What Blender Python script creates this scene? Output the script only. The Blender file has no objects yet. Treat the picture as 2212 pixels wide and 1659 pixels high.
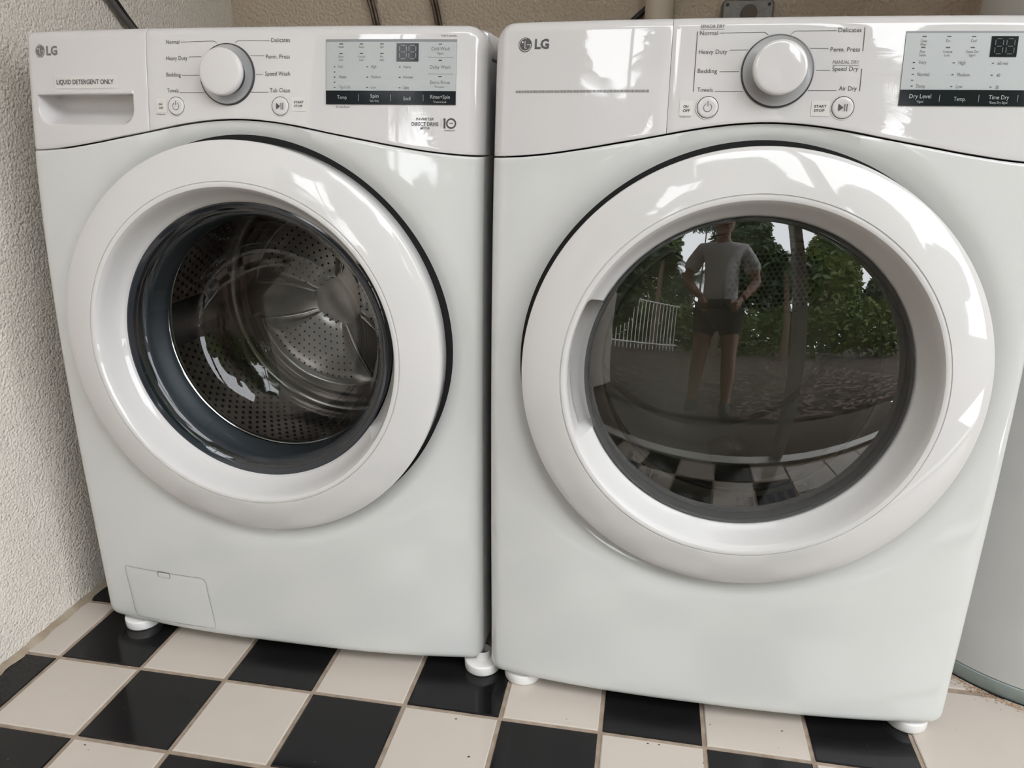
import bpy, bmesh, math, random
from mathutils import Vector, Matrix
random.seed(7)
PI = math.pi
sc = bpy.context.scene
# ---------------------------------------------------------------- camera
F_PX = 1635.8
cd = bpy.data.cameras.new('camera'); cam = bpy.data.objects.new('camera', cd); sc.collection.objects.link(cam)
cd.sensor_fit = 'HORIZONTAL'; cd.sensor_width = 36.0; cd.lens = 36.0*F_PX/2212; cd.clip_start = 0.01; cd.clip_end = 200
CAM = Vector((0.90825, -0.99372, 0.85495)); YAW, PITCH, ROLL = 0.17151, -0.32306, 0.0089
Fv = Vector((-math.sin(YAW)*math.cos(PITCH), math.cos(YAW)*math.cos(PITCH), math.sin(PITCH)))
Rv = Vector((math.cos(YAW), math.sin(YAW), 0)); Uv = Rv.cross(Fv)
R2 = Rv*math.cos(ROLL) + Uv*math.sin(ROLL); U2 = Uv*math.cos(ROLL) - Rv*math.sin(ROLL)
cam.matrix_world = Matrix(((R2.x, U2.x, -Fv.x, CAM.x), (R2.y, U2.y, -Fv.y, CAM.y), (R2.z, U2.z, -Fv.z, CAM.z), (0, 0, 0, 1)))
sc.camera = cam
# ---------------------------------------------------------------- world, exposure
wd = bpy.data.worlds.new('overcast_sky'); sc.world = wd; wd.use_nodes = True
bg = wd.node_tree.nodes['Background']; bg.inputs[0].default_value = (0.93, 0.96, 1.0, 1); bg.inputs[1].default_value = 9.6
vs = sc.view_settings
sc.display_settings.display_device = 'sRGB'
vs.view_transform = 'Standard'; vs.look = 'None'; vs.gamma = 1.0; vs.use_curve_mapping = False
vs.exposure = -0.36

# ---------------------------------------------------------------- materials
def mat(name, col, rough=0.5, metal=0.0, spec=0.5, coat=0.0, bump=None, noise=None):
    m = bpy.data.materials.new(name); m.use_nodes = True
    nt = m.node_tree; b = nt.nodes['Principled BSDF']
    b.inputs['Base Color'].default_value = (*col, 1); b.inputs['Roughness'].default_value = rough
    b.inputs['Metallic'].default_value = metal; b.inputs['Specular IOR Level'].default_value = spec
    b.inputs['Coat Weight'].default_value = coat; b.inputs['Coat Roughness'].default_value = 0.03
    tc = nt.nodes.new('ShaderNodeTexCoord')
    def nz(scale, detail=3.0):
        n = nt.nodes.new('ShaderNodeTexNoise'); n.inputs['Scale'].default_value = scale; n.inputs['Detail'].default_value = detail
        nt.links.new(tc.outputs['Object'], n.inputs['Vector']); return n
    if noise:      # (scale, amount, colour2)
        n = nz(noise[0]); r = nt.nodes.new('ShaderNodeMapRange'); r.inputs[1].default_value = 0.35; r.inputs[2].default_value = 0.7
        r.inputs[3].default_value = 0; r.inputs[4].default_value = noise[1]
        mx = nt.nodes.new('ShaderNodeMix'); mx.data_type = 'RGBA'
        nt.links.new(n.outputs[0], r.inputs[0]); nt.links.new(r.outputs[0], mx.inputs[0])
        mx.inputs[6].default_value = (*col, 1); mx.inputs[7].default_value = (*noise[2], 1)
        nt.links.new(mx.outputs[2], b.inputs['Base Color'])
    if bump:       # (scale, distance, detail)
        n = nz(bump[0], bump[2]); bp = nt.nodes.new('ShaderNodeBump'); bp.inputs['Distance'].default_value = bump[1]; bp.inputs['Strength'].default_value = 1.0
        nt.links.new(n.outputs[0], bp.inputs['Height']); nt.links.new(bp.outputs[0], b.inputs['Normal'])
    return m

def stucco(name, col, col2, scale, dist):
    m = mat(name, col, 0.85, spec=0.25, noise=(3.0, 0.6, col2))
    nt = m.node_tree; b = nt.nodes['Principled BSDF']; tc = [n for n in nt.nodes if n.type == 'TEX_COORD'][0]
    v = nt.nodes.new('ShaderNodeTexVoronoi'); v.feature = 'SMOOTH_F1'; v.inputs['Scale'].default_value = scale; v.inputs['Smoothness'].default_value = 0.6
    n = nt.nodes.new('ShaderNodeTexNoise'); n.inputs['Scale'].default_value = scale*0.9; n.inputs['Detail'].default_value = 4
    n2 = nt.nodes.new('ShaderNodeTexNoise'); n2.inputs['Scale'].default_value = 14; n2.inputs['Detail'].default_value = 2
    for q in (v, n, n2): nt.links.new(tc.outputs['Object'], q.inputs['Vector'])
    a = nt.nodes.new('ShaderNodeMath'); a.operation = 'SUBTRACT'; nt.links.new(n.outputs[0], a.inputs[0])
    s = nt.nodes.new('ShaderNodeMath'); s.operation = 'MULTIPLY'; s.inputs[1].default_value = 0.8; nt.links.new(v.outputs['Distance'], s.inputs[0]); nt.links.new(s.outputs[0], a.inputs[1])
    a2 = nt.nodes.new('ShaderNodeMath'); a2.operation = 'ADD'; nt.links.new(a.outputs[0], a2.inputs[0]); nt.links.new(n2.outputs[0], a2.inputs[1])
    bp = nt.nodes.new('ShaderNodeBump'); bp.inputs['Distance'].default_value = dist; nt.links.new(a2.outputs[0], bp.inputs['Height']); nt.links.new(bp.outputs[0], b.inputs['Normal'])
    return m

def glassy(name, tint, ior=1.5):
    m = bpy.data.materials.new(name); m.use_nodes = True; nt = m.node_tree; nt.nodes.clear()
    o = nt.nodes.new('ShaderNodeOutputMaterial'); mx = nt.nodes.new('ShaderNodeMixShader')
    t = nt.nodes.new('ShaderNodeBsdfTransparent'); t.inputs[0].default_value = (*tint, 1)
    g = nt.nodes.new('ShaderNodeBsdfGlossy'); g.inputs['Roughness'].default_value = 0.0; g.inputs[0].default_value = (1, 1, 1, 1)
    f = nt.nodes.new('ShaderNodeFresnel'); f.inputs[0].default_value = ior
    nt.links.new(f.outputs[0], mx.inputs[0]); nt.links.new(t.outputs[0], mx.inputs[1]); nt.links.new(g.outputs[0], mx.inputs[2]); nt.links.new(mx.outputs[0], o.inputs[0])
    return m

M = {}
M['enamel'] = mat('white_enamel', (0.61, 0.612, 0.594), 0.05, spec=0.55)
M['plastic'] = mat('white_plastic', (0.625, 0.605, 0.598), 0.02, spec=0.68)
M['ring'] = mat('white_ring_plastic', (0.63, 0.615, 0.602), 0.035, spec=0.55)
M['pocket'] = mat('white_pocket_plastic', (0.76, 0.77, 0.76), 0.15)
M['jointgrey'] = mat('joint_grey', (0.26, 0.25, 0.245), 0.5)
M['steelwhite'] = mat('painted_cabinet_steel', (0.50, 0.51, 0.52), 0.3)
M['gap'] = mat('gap_shade_and_joint_black', (0.014, 0.014, 0.014), 0.9, spec=0.2)  # flat black: painted shade in the door gaps, joint under the heater
M['print'] = mat('dark_grey_print', (0.055, 0.052, 0.055), 0.5)
M['printmid'] = mat('mid_grey_print', (0.17, 0.155, 0.15), 0.45)
M['lightprint'] = mat('light_grey_print', (0.42, 0.43, 0.43), 0.5)
M['logo'] = mat('logo_grey', (0.075, 0.072, 0.075), 0.4)
M['logosilver'] = mat('logo_silver', (0.20, 0.185, 0.18), 0.3, metal=0.3)
M['silver'] = mat('silver_display_film', (0.41, 0.425, 0.42), 0.35, metal=0.0)
M['silverdark'] = mat('silver_display_edge', (0.22, 0.22, 0.23), 0.35)
M['black'] = mat('black_display_strip', (0.011, 0.013, 0.016), 0.12, spec=0.25)
M['segment'] = mat('unlit_segment', (0.25, 0.25, 0.23), 0.4)
M['segdim'] = mat('unlit_segment_dim', (0.06, 0.06, 0.062), 0.4)
M['sticker'] = mat('label_tape', (0.64, 0.62, 0.595), 0.35)
M['stickerink'] = mat('label_ink', (0.015, 0.015, 0.015), 0.5)
M['dish'] = mat('knob_dish_silver', (0.50, 0.50, 0.50), 0.25, metal=0.2)
M['dark'] = mat('dark_plastic', (0.035, 0.035, 0.038), 0.3)
M['bezel'] = mat('smoky_bezel', (0.022, 0.026, 0.033), 0.10, spec=0.6)
M['gasket'] = mat('grey_rubber_gasket', (0.075, 0.085, 0.10), 0.4)
M['chrome'] = mat('bright_steel', (0.75, 0.74, 0.72), 0.12, metal=1.0)
M['steel'] = mat('stainless_drum', (0.42, 0.38, 0.355), 0.22, metal=1.0)
M['steel2'] = mat('stainless_embossed', (0.62, 0.58, 0.55), 0.28, metal=0.9)
M['hole'] = mat('drum_hole', (0.006, 0.006, 0.006), 0.8)
M['holesoft'] = mat('inlet_hole', (0.045, 0.043, 0.04), 0.6)
M['drumgrey'] = mat('grey_drum_enamel', (0.50, 0.48, 0.43), 0.35)
M['bulk'] = mat('light_grey_bulkhead', (0.80, 0.78, 0.75), 0.35)
M['bulkdark'] = mat('dark_inner_door', (0.06, 0.068, 0.062), 0.25)
M['glass_w'] = glassy('washer_bowl_glass', (0.72, 0.74, 0.74), 1.5)
M['glass_d'] = glassy('dryer_dome_glass', (0.74, 0.76, 0.715), 1.85)
M['glass_p'] = glassy('door_pane_glass', (0.95, 0.96, 0.955), 1.5)
M['tile_w'] = mat('white_glazed_tile', (0.51, 0.455, 0.40), 0.11, noise=(5.0, 0.35, (0.45, 0.385, 0.325)))
M['tile_b'] = mat('black_glazed_tile', (0.007, 0.007, 0.008), 0.10, spec=0.32, noise=(6.0, 0.5, (0.014, 0.012, 0.010)))
M['grout'] = mat('tan_grout', (0.34, 0.27, 0.21), 0.9, noise=(60, 0.8, (0.22, 0.165, 0.12)), bump=(400, 0.0006, 2))
M['wall_l'] = stucco('cream_stucco', (0.72, 0.66, 0.585), (0.69, 0.645, 0.59), 205, 0.0030)
M['wall_b'] = stucco('shaded_beige_stucco', (0.56, 0.465, 0.37), (0.50, 0.41, 0.325), 150, 0.003)  # same paint as the left wall, with its shade put into the colour
M['ceil'] = mat('porch_ceiling_paint', (0.78, 0.74, 0.68), 0.8, bump=(80, 0.001, 2))
M['trim'] = mat('aluminium_track', (0.62, 0.60, 0.56), 0.35, metal=0.3)
M['caulk'] = mat('dirty_caulk', (0.36, 0.30, 0.225), 0.9, noise=(25, 0.9, (0.26, 0.20, 0.14)), bump=(120, 0.0015, 3))
M['tank'] = mat('white_tank_enamel', (0.52, 0.51, 0.49), 0.35, noise=(12, 0.25, (0.62, 0.60, 0.57)))
M['band'] = mat('galvanised_band', (0.27, 0.32, 0.31), 0.4, metal=0.3, noise=(70, 0.5, (0.36, 0.38, 0.36)))
M['rustdark'] = mat('dark_grit', (0.05, 0.035, 0.025), 0.9)
M['rust'] = mat('rust_stain', (0.28, 0.13, 0.05), 0.9, noise=(70, 0.9, (0.50, 0.40, 0.30)))
M['foot'] = mat('white_foot_plastic', (0.74, 0.72, 0.70), 0.3)
M['cable'] = mat('grey_cable', (0.10, 0.095, 0.09), 0.35)
M['cableblk'] = mat('black_cable', (0.015, 0.014, 0.014), 0.4)
M['hose'] = mat('brown_metal_hose', (0.13, 0.095, 0.07), 0.3, metal=0.6, noise=(60, 0.7, (0.05, 0.03, 0.025)))
M['pipe'] = mat('painted_pipe', (0.60, 0.51, 0.42), 0.6)
M['box'] = mat('cast_metal_box', (0.20, 0.185, 0.18), 0.45, metal=0.5, noise=(90, 0.6, (0.28, 0.26, 0.25)))
M['boxknob'] = mat('brown_socket_cap', (0.10, 0.075, 0.06), 0.6)
M['slab'] = mat('concrete_slab', (0.11, 0.085, 0.07), 0.85, noise=(6, 0.6, (0.11, 0.09, 0.075)))
M['mulch'] = mat('mulch_ground', (0.10, 0.072, 0.055), 0.95, noise=(5, 0.9, (0.035, 0.027, 0.02)), bump=(40, 0.03, 5))
M['chips'] = mat('wood_chip', (0.30, 0.22, 0.18), 0.9, noise=(9, 0.9, (0.12, 0.08, 0.06)))
M['leaf'] = mat('green_leaf', (0.055, 0.10, 0.025), 0.5, noise=(1.2, 0.9, (0.13, 0.17, 0.03)))
M['leafdark'] = mat('dark_green_leaf', (0.022, 0.05, 0.018), 0.5, noise=(1.0, 0.9, (0.045, 0.08, 0.02)))
M['bark'] = mat('brown_bark', (0.11, 0.08, 0.055), 0.9, bump=(30, 0.01, 4))
M['rail'] = mat('white_railing', (0.62, 0.60, 0.55), 0.5)
M['skin'] = mat('skin', (0.42, 0.24, 0.17), 0.5)
M['shirt'] = mat('white_cotton', (0.80, 0.80, 0.80), 0.9, bump=(18, 0.01, 3))
M['shorts'] = mat('dark_grey_cotton', (0.05, 0.055, 0.06), 0.9)
M['shoe'] = mat('black_shoe', (0.03, 0.03, 0.03), 0.6)
M['hair'] = mat('dark_hair', (0.03, 0.02, 0.015), 0.7)

# ---------------------------------------------------------------- helpers
def mesh_obj(name, vs_, fs, m, parent=None, smooth=False, sharp=None):
    me = bpy.data.meshes.new(name); me.from_pydata([tuple(v) for v in vs_], [], fs); me.materials.append(m)
    me.validate(); 
    if smooth:
        me.polygons.foreach_set('use_smooth', [True]*len(me.polygons))
        if sharp: me.set_sharp_from_angle(angle=math.radians(sharp))
    me.update()
    o = bpy.data.objects.new(name, me); sc.collection.objects.link(o)
    if parent: o.parent = parent
    return o
def tag(o, label=None, cat=None, group=None, kind=None):
    for k, v in (('label', label), ('category', cat), ('group', group), ('kind', kind)):
        if v: o[k] = v
    return o
def empty(name, loc, rz=0):
    o = bpy.data.objects.new(name, None); sc.collection.objects.link(o); o.location = loc; o.rotation_euler = (0, 0, rz); o.empty_display_size = 0.05
    return o
class MB:
    def __init__(s): s.v = []; s.f = []
    def add(s, vs_, fs):
        n = len(s.v); s.v += [tuple(v) for v in vs_]; s.f += [tuple(i+n for i in f) for f in fs]; return s
    def box(s, x0, x1, y0, y1, z0, z1, bev=0.0):
        if bev <= 0:
            vs_ = [(x, y, z) for z in (z0, z1) for y in (y0, y1) for x in (x0, x1)]
            return s.add(vs_, [(0, 2, 3, 1), (4, 5, 7, 6), (0, 1, 5, 4), (1, 3, 7, 5), (3, 2, 6, 7), (2, 0, 4, 6)])
        bm = bmesh.new(); bmesh.ops.create_cube(bm, size=1)
        for v in bm.verts: v.co = Vector(((x0+x1)/2+v.co.x*(x1-x0), (y0+y1)/2+v.co.y*(y1-y0), (z0+z1)/2+v.co.z*(z1-z0)))
        bmesh.ops.bevel(bm, geom=bm.edges[:], offset=bev, segments=2, affect='EDGES', profile=0.5)
        bm.verts.ensure_lookup_table(); bm.verts.index_update()
        s.add([v.co[:] for v in bm.verts], [[v.index for v in f.verts] for f in bm.faces]); bm.free(); return s
    def tube(s, pts, r, n=10, cap=True):
        pts = [Vector(p) for p in pts]; rs = r if isinstance(r, (list, tuple)) else [r]*len(pts)
        rings = []; up = Vector((0.13, 0.2, 1)).normalized()
        for i, p in enumerate(pts):
            t = (pts[min(i+1, len(pts)-1)] - pts[max(i-1, 0)]).normalized()
            a = t.cross(up); a = a.normalized() if a.length > 1e-3 else t.cross(Vector((1, 0, 0))).normalized()
            b = t.cross(a).normalized()
            rings.append([p + (a*math.cos(2*PI*k/n) + b*math.sin(2*PI*k/n))*rs[i] for k in range(n)])
        vs_ = [v for rg in rings for v in rg]; fs = []
        for i in range(len(pts)-1):
            for k in range(n): fs.append((i*n+k, i*n+(k+1) % n, (i+1)*n+(k+1) % n, (i+1)*n+k))
        if cap: fs.append(tuple(range(n))[::-1]); fs.append(tuple((len(pts)-1)*n+k for k in range(n)))
        return s.add(vs_, fs)
    def build(s, name, m, parent=None, smooth=False, sharp=35): return mesh_obj(name, s.v, s.f, m, parent, smooth, sharp if smooth else None)

# ---------------------------------------------------------------- machine face geometry (local frame: x right, y into the machine, z up)
W = 0.686; ZB, ZT = 0.0205, 0.9856
P1, P2, P3, BB = 0.02001, 0.10563, 0.10014, 0.02443
def S(x, z):
    u = min(1.0, abs((x-W/2)/(W/2))); t = z-0.5
    return P1*t + P2*t*t + P3*t**3 + BB*u**2.6
def grad(x, z):
    e = 1e-4; return (S(x+e, z)-S(x-e, z))/(2*e), (S(x, z+e)-S(x, z-e))/(2*e)
def on(x, z, off=0.0):      # a point 'off' metres in front of the face
    gx, gz = grad(x, z); n = Vector((gx, -1, gz)).normalized()
    return Vector((x, S(x, z), z)) + n*off
SEAM = [(0.0, .8218), (.06, .8253), (.115, .8330), (.16, .8408), (.208, .8492), (.255, .8580), (.30, .8640), (.343, .8662), (.386, .8640), (.431, .8580), (.478, .8492), (.526, .8408), (.571, .8330), (.626, .8255), (.686, .8218)]
def seam(x):
    x = max(0, min(W, x))
    n = len(SEAM)
    for i in range(n-1):
        if x <= SEAM[i+1][0]:
            x0, z0 = SEAM[i]; x1, z1 = SEAM[i+1]; t = (x-x0)/(x1-x0)
            def sl(k):
                a = SEAM[max(k-1, 0)]; b = SEAM[min(k+1, n-1)]; return 0.0 if k in (0, n-1) else (b[1]-a[1])/(b[0]-a[0])
            h = x1-x0; m0, m1 = sl(i)*h, sl(i+1)*h
            return (2*t**3-3*t*t+1)*z0 + (t**3-2*t*t+t)*m0 + (-2*t**3+3*t*t)*z1 + (t**3-t*t)*m1
    return SEAM[-1][1]
def fillet(e, r):
    return 0.0 if e >= r else r - math.sqrt(max(0.0, r*r-(r-max(0.0, e))**2))
ZC = 0.5475; LEAN = 0.0216
YC = P1*(ZC-.5)+P2*(ZC-.5)**2
DN = Vector((0, -1, LEAN)).normalized(); DU = Vector((0, LEAN, 1)).normalized(); DX = Vector((1, 0, 0))
DC = Vector((W/2, YC, ZC))
def dpt(r, a, p, c=DC): return c + DX*(r*math.cos(a)) + DU*(r*math.sin(a)) + DN*p
def lathe(prof, seg=144, fn=None, c=DC, nrm=DN, up=DU):
    """profile of (radius, protrusion) turned about the axis through c; fn(i, ang, r, p) may change a point"""
    mb = MB(); vs_ = []; fs = []
    for k in range(seg):
        a = 2*PI*k/seg
        for i, (r, p) in enumerate(prof):
            if fn: r, p = fn(i, a, r, p)
            vs_.append(c + DX*(r*math.cos(a)) + up*(r*math.sin(a)) + nrm*p)
    n = len(prof)
    for k in range(seg):
        k2 = (k+1) % seg
        for i in range(n-1):
            fs.append((k*n+i, k*n+i+1, k2*n+i+1, k2*n+i))
    return mb.add(vs_, fs)
def fan(mb, r, p, seg=144, c=DC, nrm=DN, up=DU):
    vs_ = [c + DX*(r*math.cos(2*PI*k/seg)) + up*(r*math.sin(2*PI*k/seg)) + nrm*p for k in range(seg)] + [c+nrm*p]
    return mb.add(vs_, [(k, (k+1) % seg, seg) for k in range(seg)])

# front panel below the seam: polar sheet from the door recess out to the outline
def front_panel(root, xl):
    RD = 0.2925
    def outline(a):
        dx, dz = math.cos(a), math.sin(a); rc = 0.020
        lo, hi = 0.2, 0.9
        def inside(r):
            x = W/2+dx*r; z = ZC+dz*r
            if x < xl or x > W or z < ZB or z > seam(x)-0.0012: return False
            for cx, sx in ((xl+rc, -1), (W-rc, 1)):
                if (x-cx)*sx > 0 and z < ZB+rc and math.hypot(x-cx, z-(ZB+rc)) > rc: return False
            return True
        for _ in range(30):
            mid = (lo+hi)/2
            if inside(mid): lo = mid
            else: hi = mid
        return lo
    seg = 360; R0 = RD+0.0038
    fr = [0, .006, .014, .024, .036]     # dish radii beyond R0
    ts = [0.15, .3, .45, .6, .75, .86, .92, .95, .972, .987, .996, 1.0]
    corner = [math.atan2(ZB-ZC, xl-W/2), math.atan2(ZB-ZC, W/2), math.atan2(seam(W)-ZC, W/2), math.atan2(seam(xl)-ZC, xl-W/2)]
    angs = sorted([2*PI*k/seg-PI for k in range(seg)] + [c for c in corner] + [c+d for c in corner for d in (-.004, .004, -.008, .008, -.012, .012, .018, -.018)])
    vs_ = []; fs = []
    def y_at(x, z, r):
        y = S(x, z)
        g = (r-R0)/0.040
        if g < 1: y += 0.017*(1-math.sin(max(0, g)*PI/2))**1.3
        e = min(x-xl, W-x, z-ZB)
        for cx, sx in ((xl+.02, -1), (W-.02, 1)):
            if (x-cx)*sx > 0 and z < ZB+.02: e = min(e, .02-math.hypot(x-cx, z-(ZB+.02)))
        y += fillet(e, 0.014)
        y += fillet(seam(x)-.0012-z, 0.003)
        return y
    nring = 0
    for a in angs:
        ro = outline(a); row = []
        row.append((R0+.004, 'in', .075)); row.append((R0, 'in', .022))
        for d in fr[0:]: row.append((min(R0+d, ro), 's', 0))
        rb = R0+fr[-1]
        for t in ts: row.append((max(R0, min(rb, ro)) + max(0, ro-rb)*t if ro > rb else ro, 's', 0))
        row.append((ro, 'back', .03)); row.append((ro, 'back', .062))
        nring = len(row)
        for r, kd, ex in row:
            x = W/2+math.cos(a)*r; z = ZC+math.sin(a)*r
            if kd == 'in': y = S(x, z)+ex
            elif kd == 's': y = y_at(x, z, r)
            else: y = y_at(x, z, r)+ex
            vs_.append((x, y, z))
    n = len(angs)
    for i in range(n):
        j = (i+1) % n
        for k in range(nring-1): fs.append((i*nring+k, i*nring+k+1, j*nring+k+1, j*nring+k))
    return mesh_obj('front_panel', vs_, fs, M['enamel'], root, True, 50)

def xgrid(x0, x1, step, dense=None):
    xs = []; n = max(2, int(round((x1-x0)/step)))
    xs = [x0+(x1-x0)*i/n for i in range(n+1)]
    for e in (0.0005, .0015, .003, .005, .0075, .0105, .014, .018):
        if dense in ('l', 'b'): xs.append(x0+e)
        if dense in ('r', 'b'): xs.append(x1-e)
    if dense is None:
        xs += [x0+.0006, x1-.0006]
    return sorted(set(round(x, 5) for x in xs))
def control_piece(name, root, x0, x1, roundl, roundr, rcl=.0, rcr=.0, step=.006, extra=None, m='plastic', vn=26, xs=None, zfix=None):
    """upper fascia piece between x0 and x1, from the seam to the top; corners rounded on the outer sides"""
    xs = xs or xgrid(x0, x1, step, 'l' if roundl else ('r' if roundr else None))
    vv = [0, .004, .010] + [i/vn for i in range(1, vn)] + [1-.085, 1-.07, 1-.055, 1-.04, 1-.028, 1-.018, 1-.010, 1-.004, 1]
    vv = sorted(set(vv)); vs_ = []; fs = []
    if zfix:
        a_, b_ = zfix[0], zfix[-1]; vv = [('b', t) for t in (0, .1, .25, .5, .75)] + [('f', z) for z in zfix] + [('t', t) for t in (.3, .5, .62, .72, .8, .86, .91, .95, .98, 1)]
    nx, nv = len(xs), len(vv)
    def P(x, v):
        zt = ZT
        if rcl and x < x0+rcl: zt -= rcl-math.sqrt(max(0, rcl*rcl-(rcl-(x-x0))**2))
        if rcr and x > x1-rcr: zt -= rcr-math.sqrt(max(0, rcr*rcr-(rcr-(x1-x))**2))
        zb = seam(x)+.0008
        if zfix:
            k, t = v; z = t if k == 'f' else (zb+(a_-zb)*t if k == 'b' else b_+(zt-b_)*t)
        else: z = zb+(zt-zb)*v
        y = S(x, z) + fillet(zt-z, 0.012) + fillet(z-zb, 0.0015)
        if roundl: y += fillet(x-x0, .016)
        else: y += fillet(x-x0, .0012)
        if roundr: y += fillet(x1-x, .022)
        else: y += fillet(x1-x, .0012)
        if extra: y += extra(x, z)
        return (x, y, z)
    for v in vv:
        for x in xs: vs_.append(P(x, v))
    for j in range(nv-1):
        for i in range(nx-1): fs.append((j*nx+i, j*nx+i+1, (j+1)*nx+i+1, (j+1)*nx+i))
    # skirt going back
    loop = [i for i in range(nx)] + [(j+1)*nx-1 for j in range(1, nv)] + [(nv-1)*nx+i for i in range(nx-2, -1, -1)] + [j*nx for j in range(nv-2, 0, -1)]
    b0 = len(vs_)
    for i in loop:
        x, y, z = vs_[i]; vs_.append((x, max(y+.02, .096), z))
    L = len(loop)
    for k in range(L): fs.append((loop[k], b0+k, b0+(k+1) % L, loop[(k+1) % L]))
    return mesh_obj(name, vs_, fs, M[m], root, True, 40)

def patch(x0, x1, z0, z1, off, thick=0.0, n=(8, 4), rad=0.0, skew=0.0):
    """thin sheet lying on the curved face"""
    mb = MB(); out = []
    if rad > 0:
        k = 5
        for cx, cz, a0 in ((x1-rad, z1-rad, 0), (x0+rad, z1-rad, 90), (x0+rad, z0+rad, 180), (x1-rad, z0+rad, 270)):
            for i in range(k+1):
                a = math.radians(a0+90*i/k); out.append((cx+rad*math.cos(a), cz+rad*math.sin(a)))
        vs_ = [on((x0+x1)/2, (z0+z1)/2, off)] + [on(x, z, off) for x, z in out]; L = len(out)
        fs = [(0, 1+i, 1+(i+1) % L) for i in range(L)]
        if thick:
            vs_ += [on(x, z, off-thick) for x, z in out]; fs += [(1+i, 1+L+i, 1+L+(i+1) % L, 1+(i+1) % L) for i in range(L)]
        return mb.add(vs_, fs)
    nx, nz = n; vs_ = []; fs = []
    for j in range(nz+1):
        for i in range(nx+1):
            z = z0+(z1-z0)*j/nz; x = x0+(x1-x0)*i/nx + skew*(z-z0)/(z1-z0)
            vs_.append(on(x, z, off))
    for j in range(nz):
        for i in range(nx): fs.append((j*(nx+1)+i, j*(nx+1)+i+1, (j+1)*(nx+1)+i+1, (j+1)*(nx+1)+i))
    if thick:
        w = nx+1; loop = list(range(w)) + [j*w+nx for j in range(1, nz+1)] + [nz*w+i for i in range(nx-1, -1, -1)] + [j*w for j in range(nz-1, 0, -1)]
        b = len(vs_); L = len(loop)
        for i in loop:
            x, y, z = vs_[i]; vs_.append(Vector((x, y+thick, z)))
        fs += [(loop[k], b+k, b+(k+1) % L, loop[(k+1) % L]) for k in range(L)]
    return mb.add(vs_, fs)
def line(mb, pts, w, off):
    """printed line through (x, z) points"""
    for (xa, za), (xb, zb) in zip(pts[:-1], pts[1:]):
        n = max(1, int(math.hypot(xb-xa, zb-za)/.02)); dx, dz = xb-xa, zb-za; l = math.hypot(dx, dz); nx, nz = -dz/l*w/2, dx/l*w/2
        vs_ = []
        for i in range(n+1):
            t = i/n; vs_ += [on(xa+dx*t+nx, za+dz*t+nz, off), on(xa+dx*t-nx, za+dz*t-nz, off)]
        mb.add(vs_, [(2*i, 2*i+1, 2*i+3, 2*i+2) for i in range(n)])
    return mb
def disc2(mb, cx, cz, r, off, n=28, r_in=0.0, a0=0, a1=360, place=on):
    N = max(3, int(n*(a1-a0)/360)); vs_ = []
    for i in range(N+1):
        a = math.radians(a0+(a1-a0)*i/N); vs_ += [place(cx+r*math.cos(a), cz+r*math.sin(a), off), place(cx+r_in*math.cos(a), cz+r_in*math.sin(a), off)]
    return mb.add(vs_, [(2*i, 2*i+1, 2*i+3, 2*i+2) for i in range(N)])

_fcache = {}
def glyphs(s, bold=0.0):
    k = (s, bold)
    if k in _fcache: return _fcache[k]
    cu = bpy.data.curves.new('lettering', 'FONT'); cu.body = s; cu.resolution_u = 2; cu.offset = bold; cu.fill_mode = 'FRONT' if hasattr(cu, 'fill_mode') else None
    o = bpy.data.objects.new('lettering', cu); sc.collection.objects.link(o)
    dg = bpy.context.evaluated_depsgraph_get(); me = o.evaluated_get(dg).to_mesh()
    vs_ = [(v.co.x, v.co.y) for v in me.vertices]; fs = [tuple(p.vertices) for p in me.polygons]
    o.evaluated_get(dg).to_mesh_clear(); bpy.data.objects.remove(o); bpy.data.curves.remove(cu)
    _fcache[k] = (vs_, fs); return _fcache[k]
def text(mb, s, z, cap, x0=None, x1=None, xc=None, off=.0004, bold=0.0, wscale=0.80, place=on):
    """baseline z, capital height cap; x0..x1 fixes the width, else xc centres it"""
    vs_, fs = glyphs(s, bold)
    a = min(v[0] for v in vs_); b = max(v[0] for v in vs_); sy = cap/0.70
    if x0 is not None and x1 is not None: sx = (x1-x0)/(b-a); ox = x0
    else:
        sx = sy*wscale; wd_ = (b-a)*sx
        ox = x0 if x0 is not None else (x1-wd_ if x1 is not None else xc-wd_/2)
    mb.add([place(ox+(v[0]-a)*sx, z+v[1]*sy, off) for v in vs_], fs); return mb

def logo(root, cx, cz, r, tx0, tx1, tz, tcap, m):
    a = MB(); disc2(a, cx, cz, r, .0004, 36); text(a, 'LG', tz, tcap, x0=tx0, x1=tx1, bold=0.035)
    tag(a.build('brand_mark', M[m], root), kind='stuff')
    b = MB(); k = r/.0087
    disc2(b, cx, cz, .0077*k, .0007, 40, .0070*k, 75, 360); line(b, [(cx+.0074*k, cz-.0001), (cx+.0022*k, cz-.0001)], .0007*k, .0007)
    line(b, [(cx-.0003*k, cz+.0044*k), (cx-.0003*k, cz-.0040*k), (cx+.0022*k, cz-.0040*k)], .0008*k, .0007); disc2(b, cx-.0034*k, cz+.0030*k, .0012*k, .0007, 12)
    tag(b.build('brand_mark_face', M['plastic'], root), kind='stuff')

def seven(mb, x0, x1, z0, z1, off, skew=0):
    w = .0010; zm = (z0+z1)/2
    for (xa, za), (xb, zb) in (((x0, z1), (x1, z1)), ((x0, zm), (x1, zm)), ((x0, z0), (x1, z0))): line(mb, [(xa+.0015, za), (xb-.0015, zb)], w, off)
    for x in (x0, x1):
        line(mb, [(x, z0+.0012), (x, zm-.0012)], w, off); line(mb, [(x, zm+.0012), (x, z1-.0012)], w, off)

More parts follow.
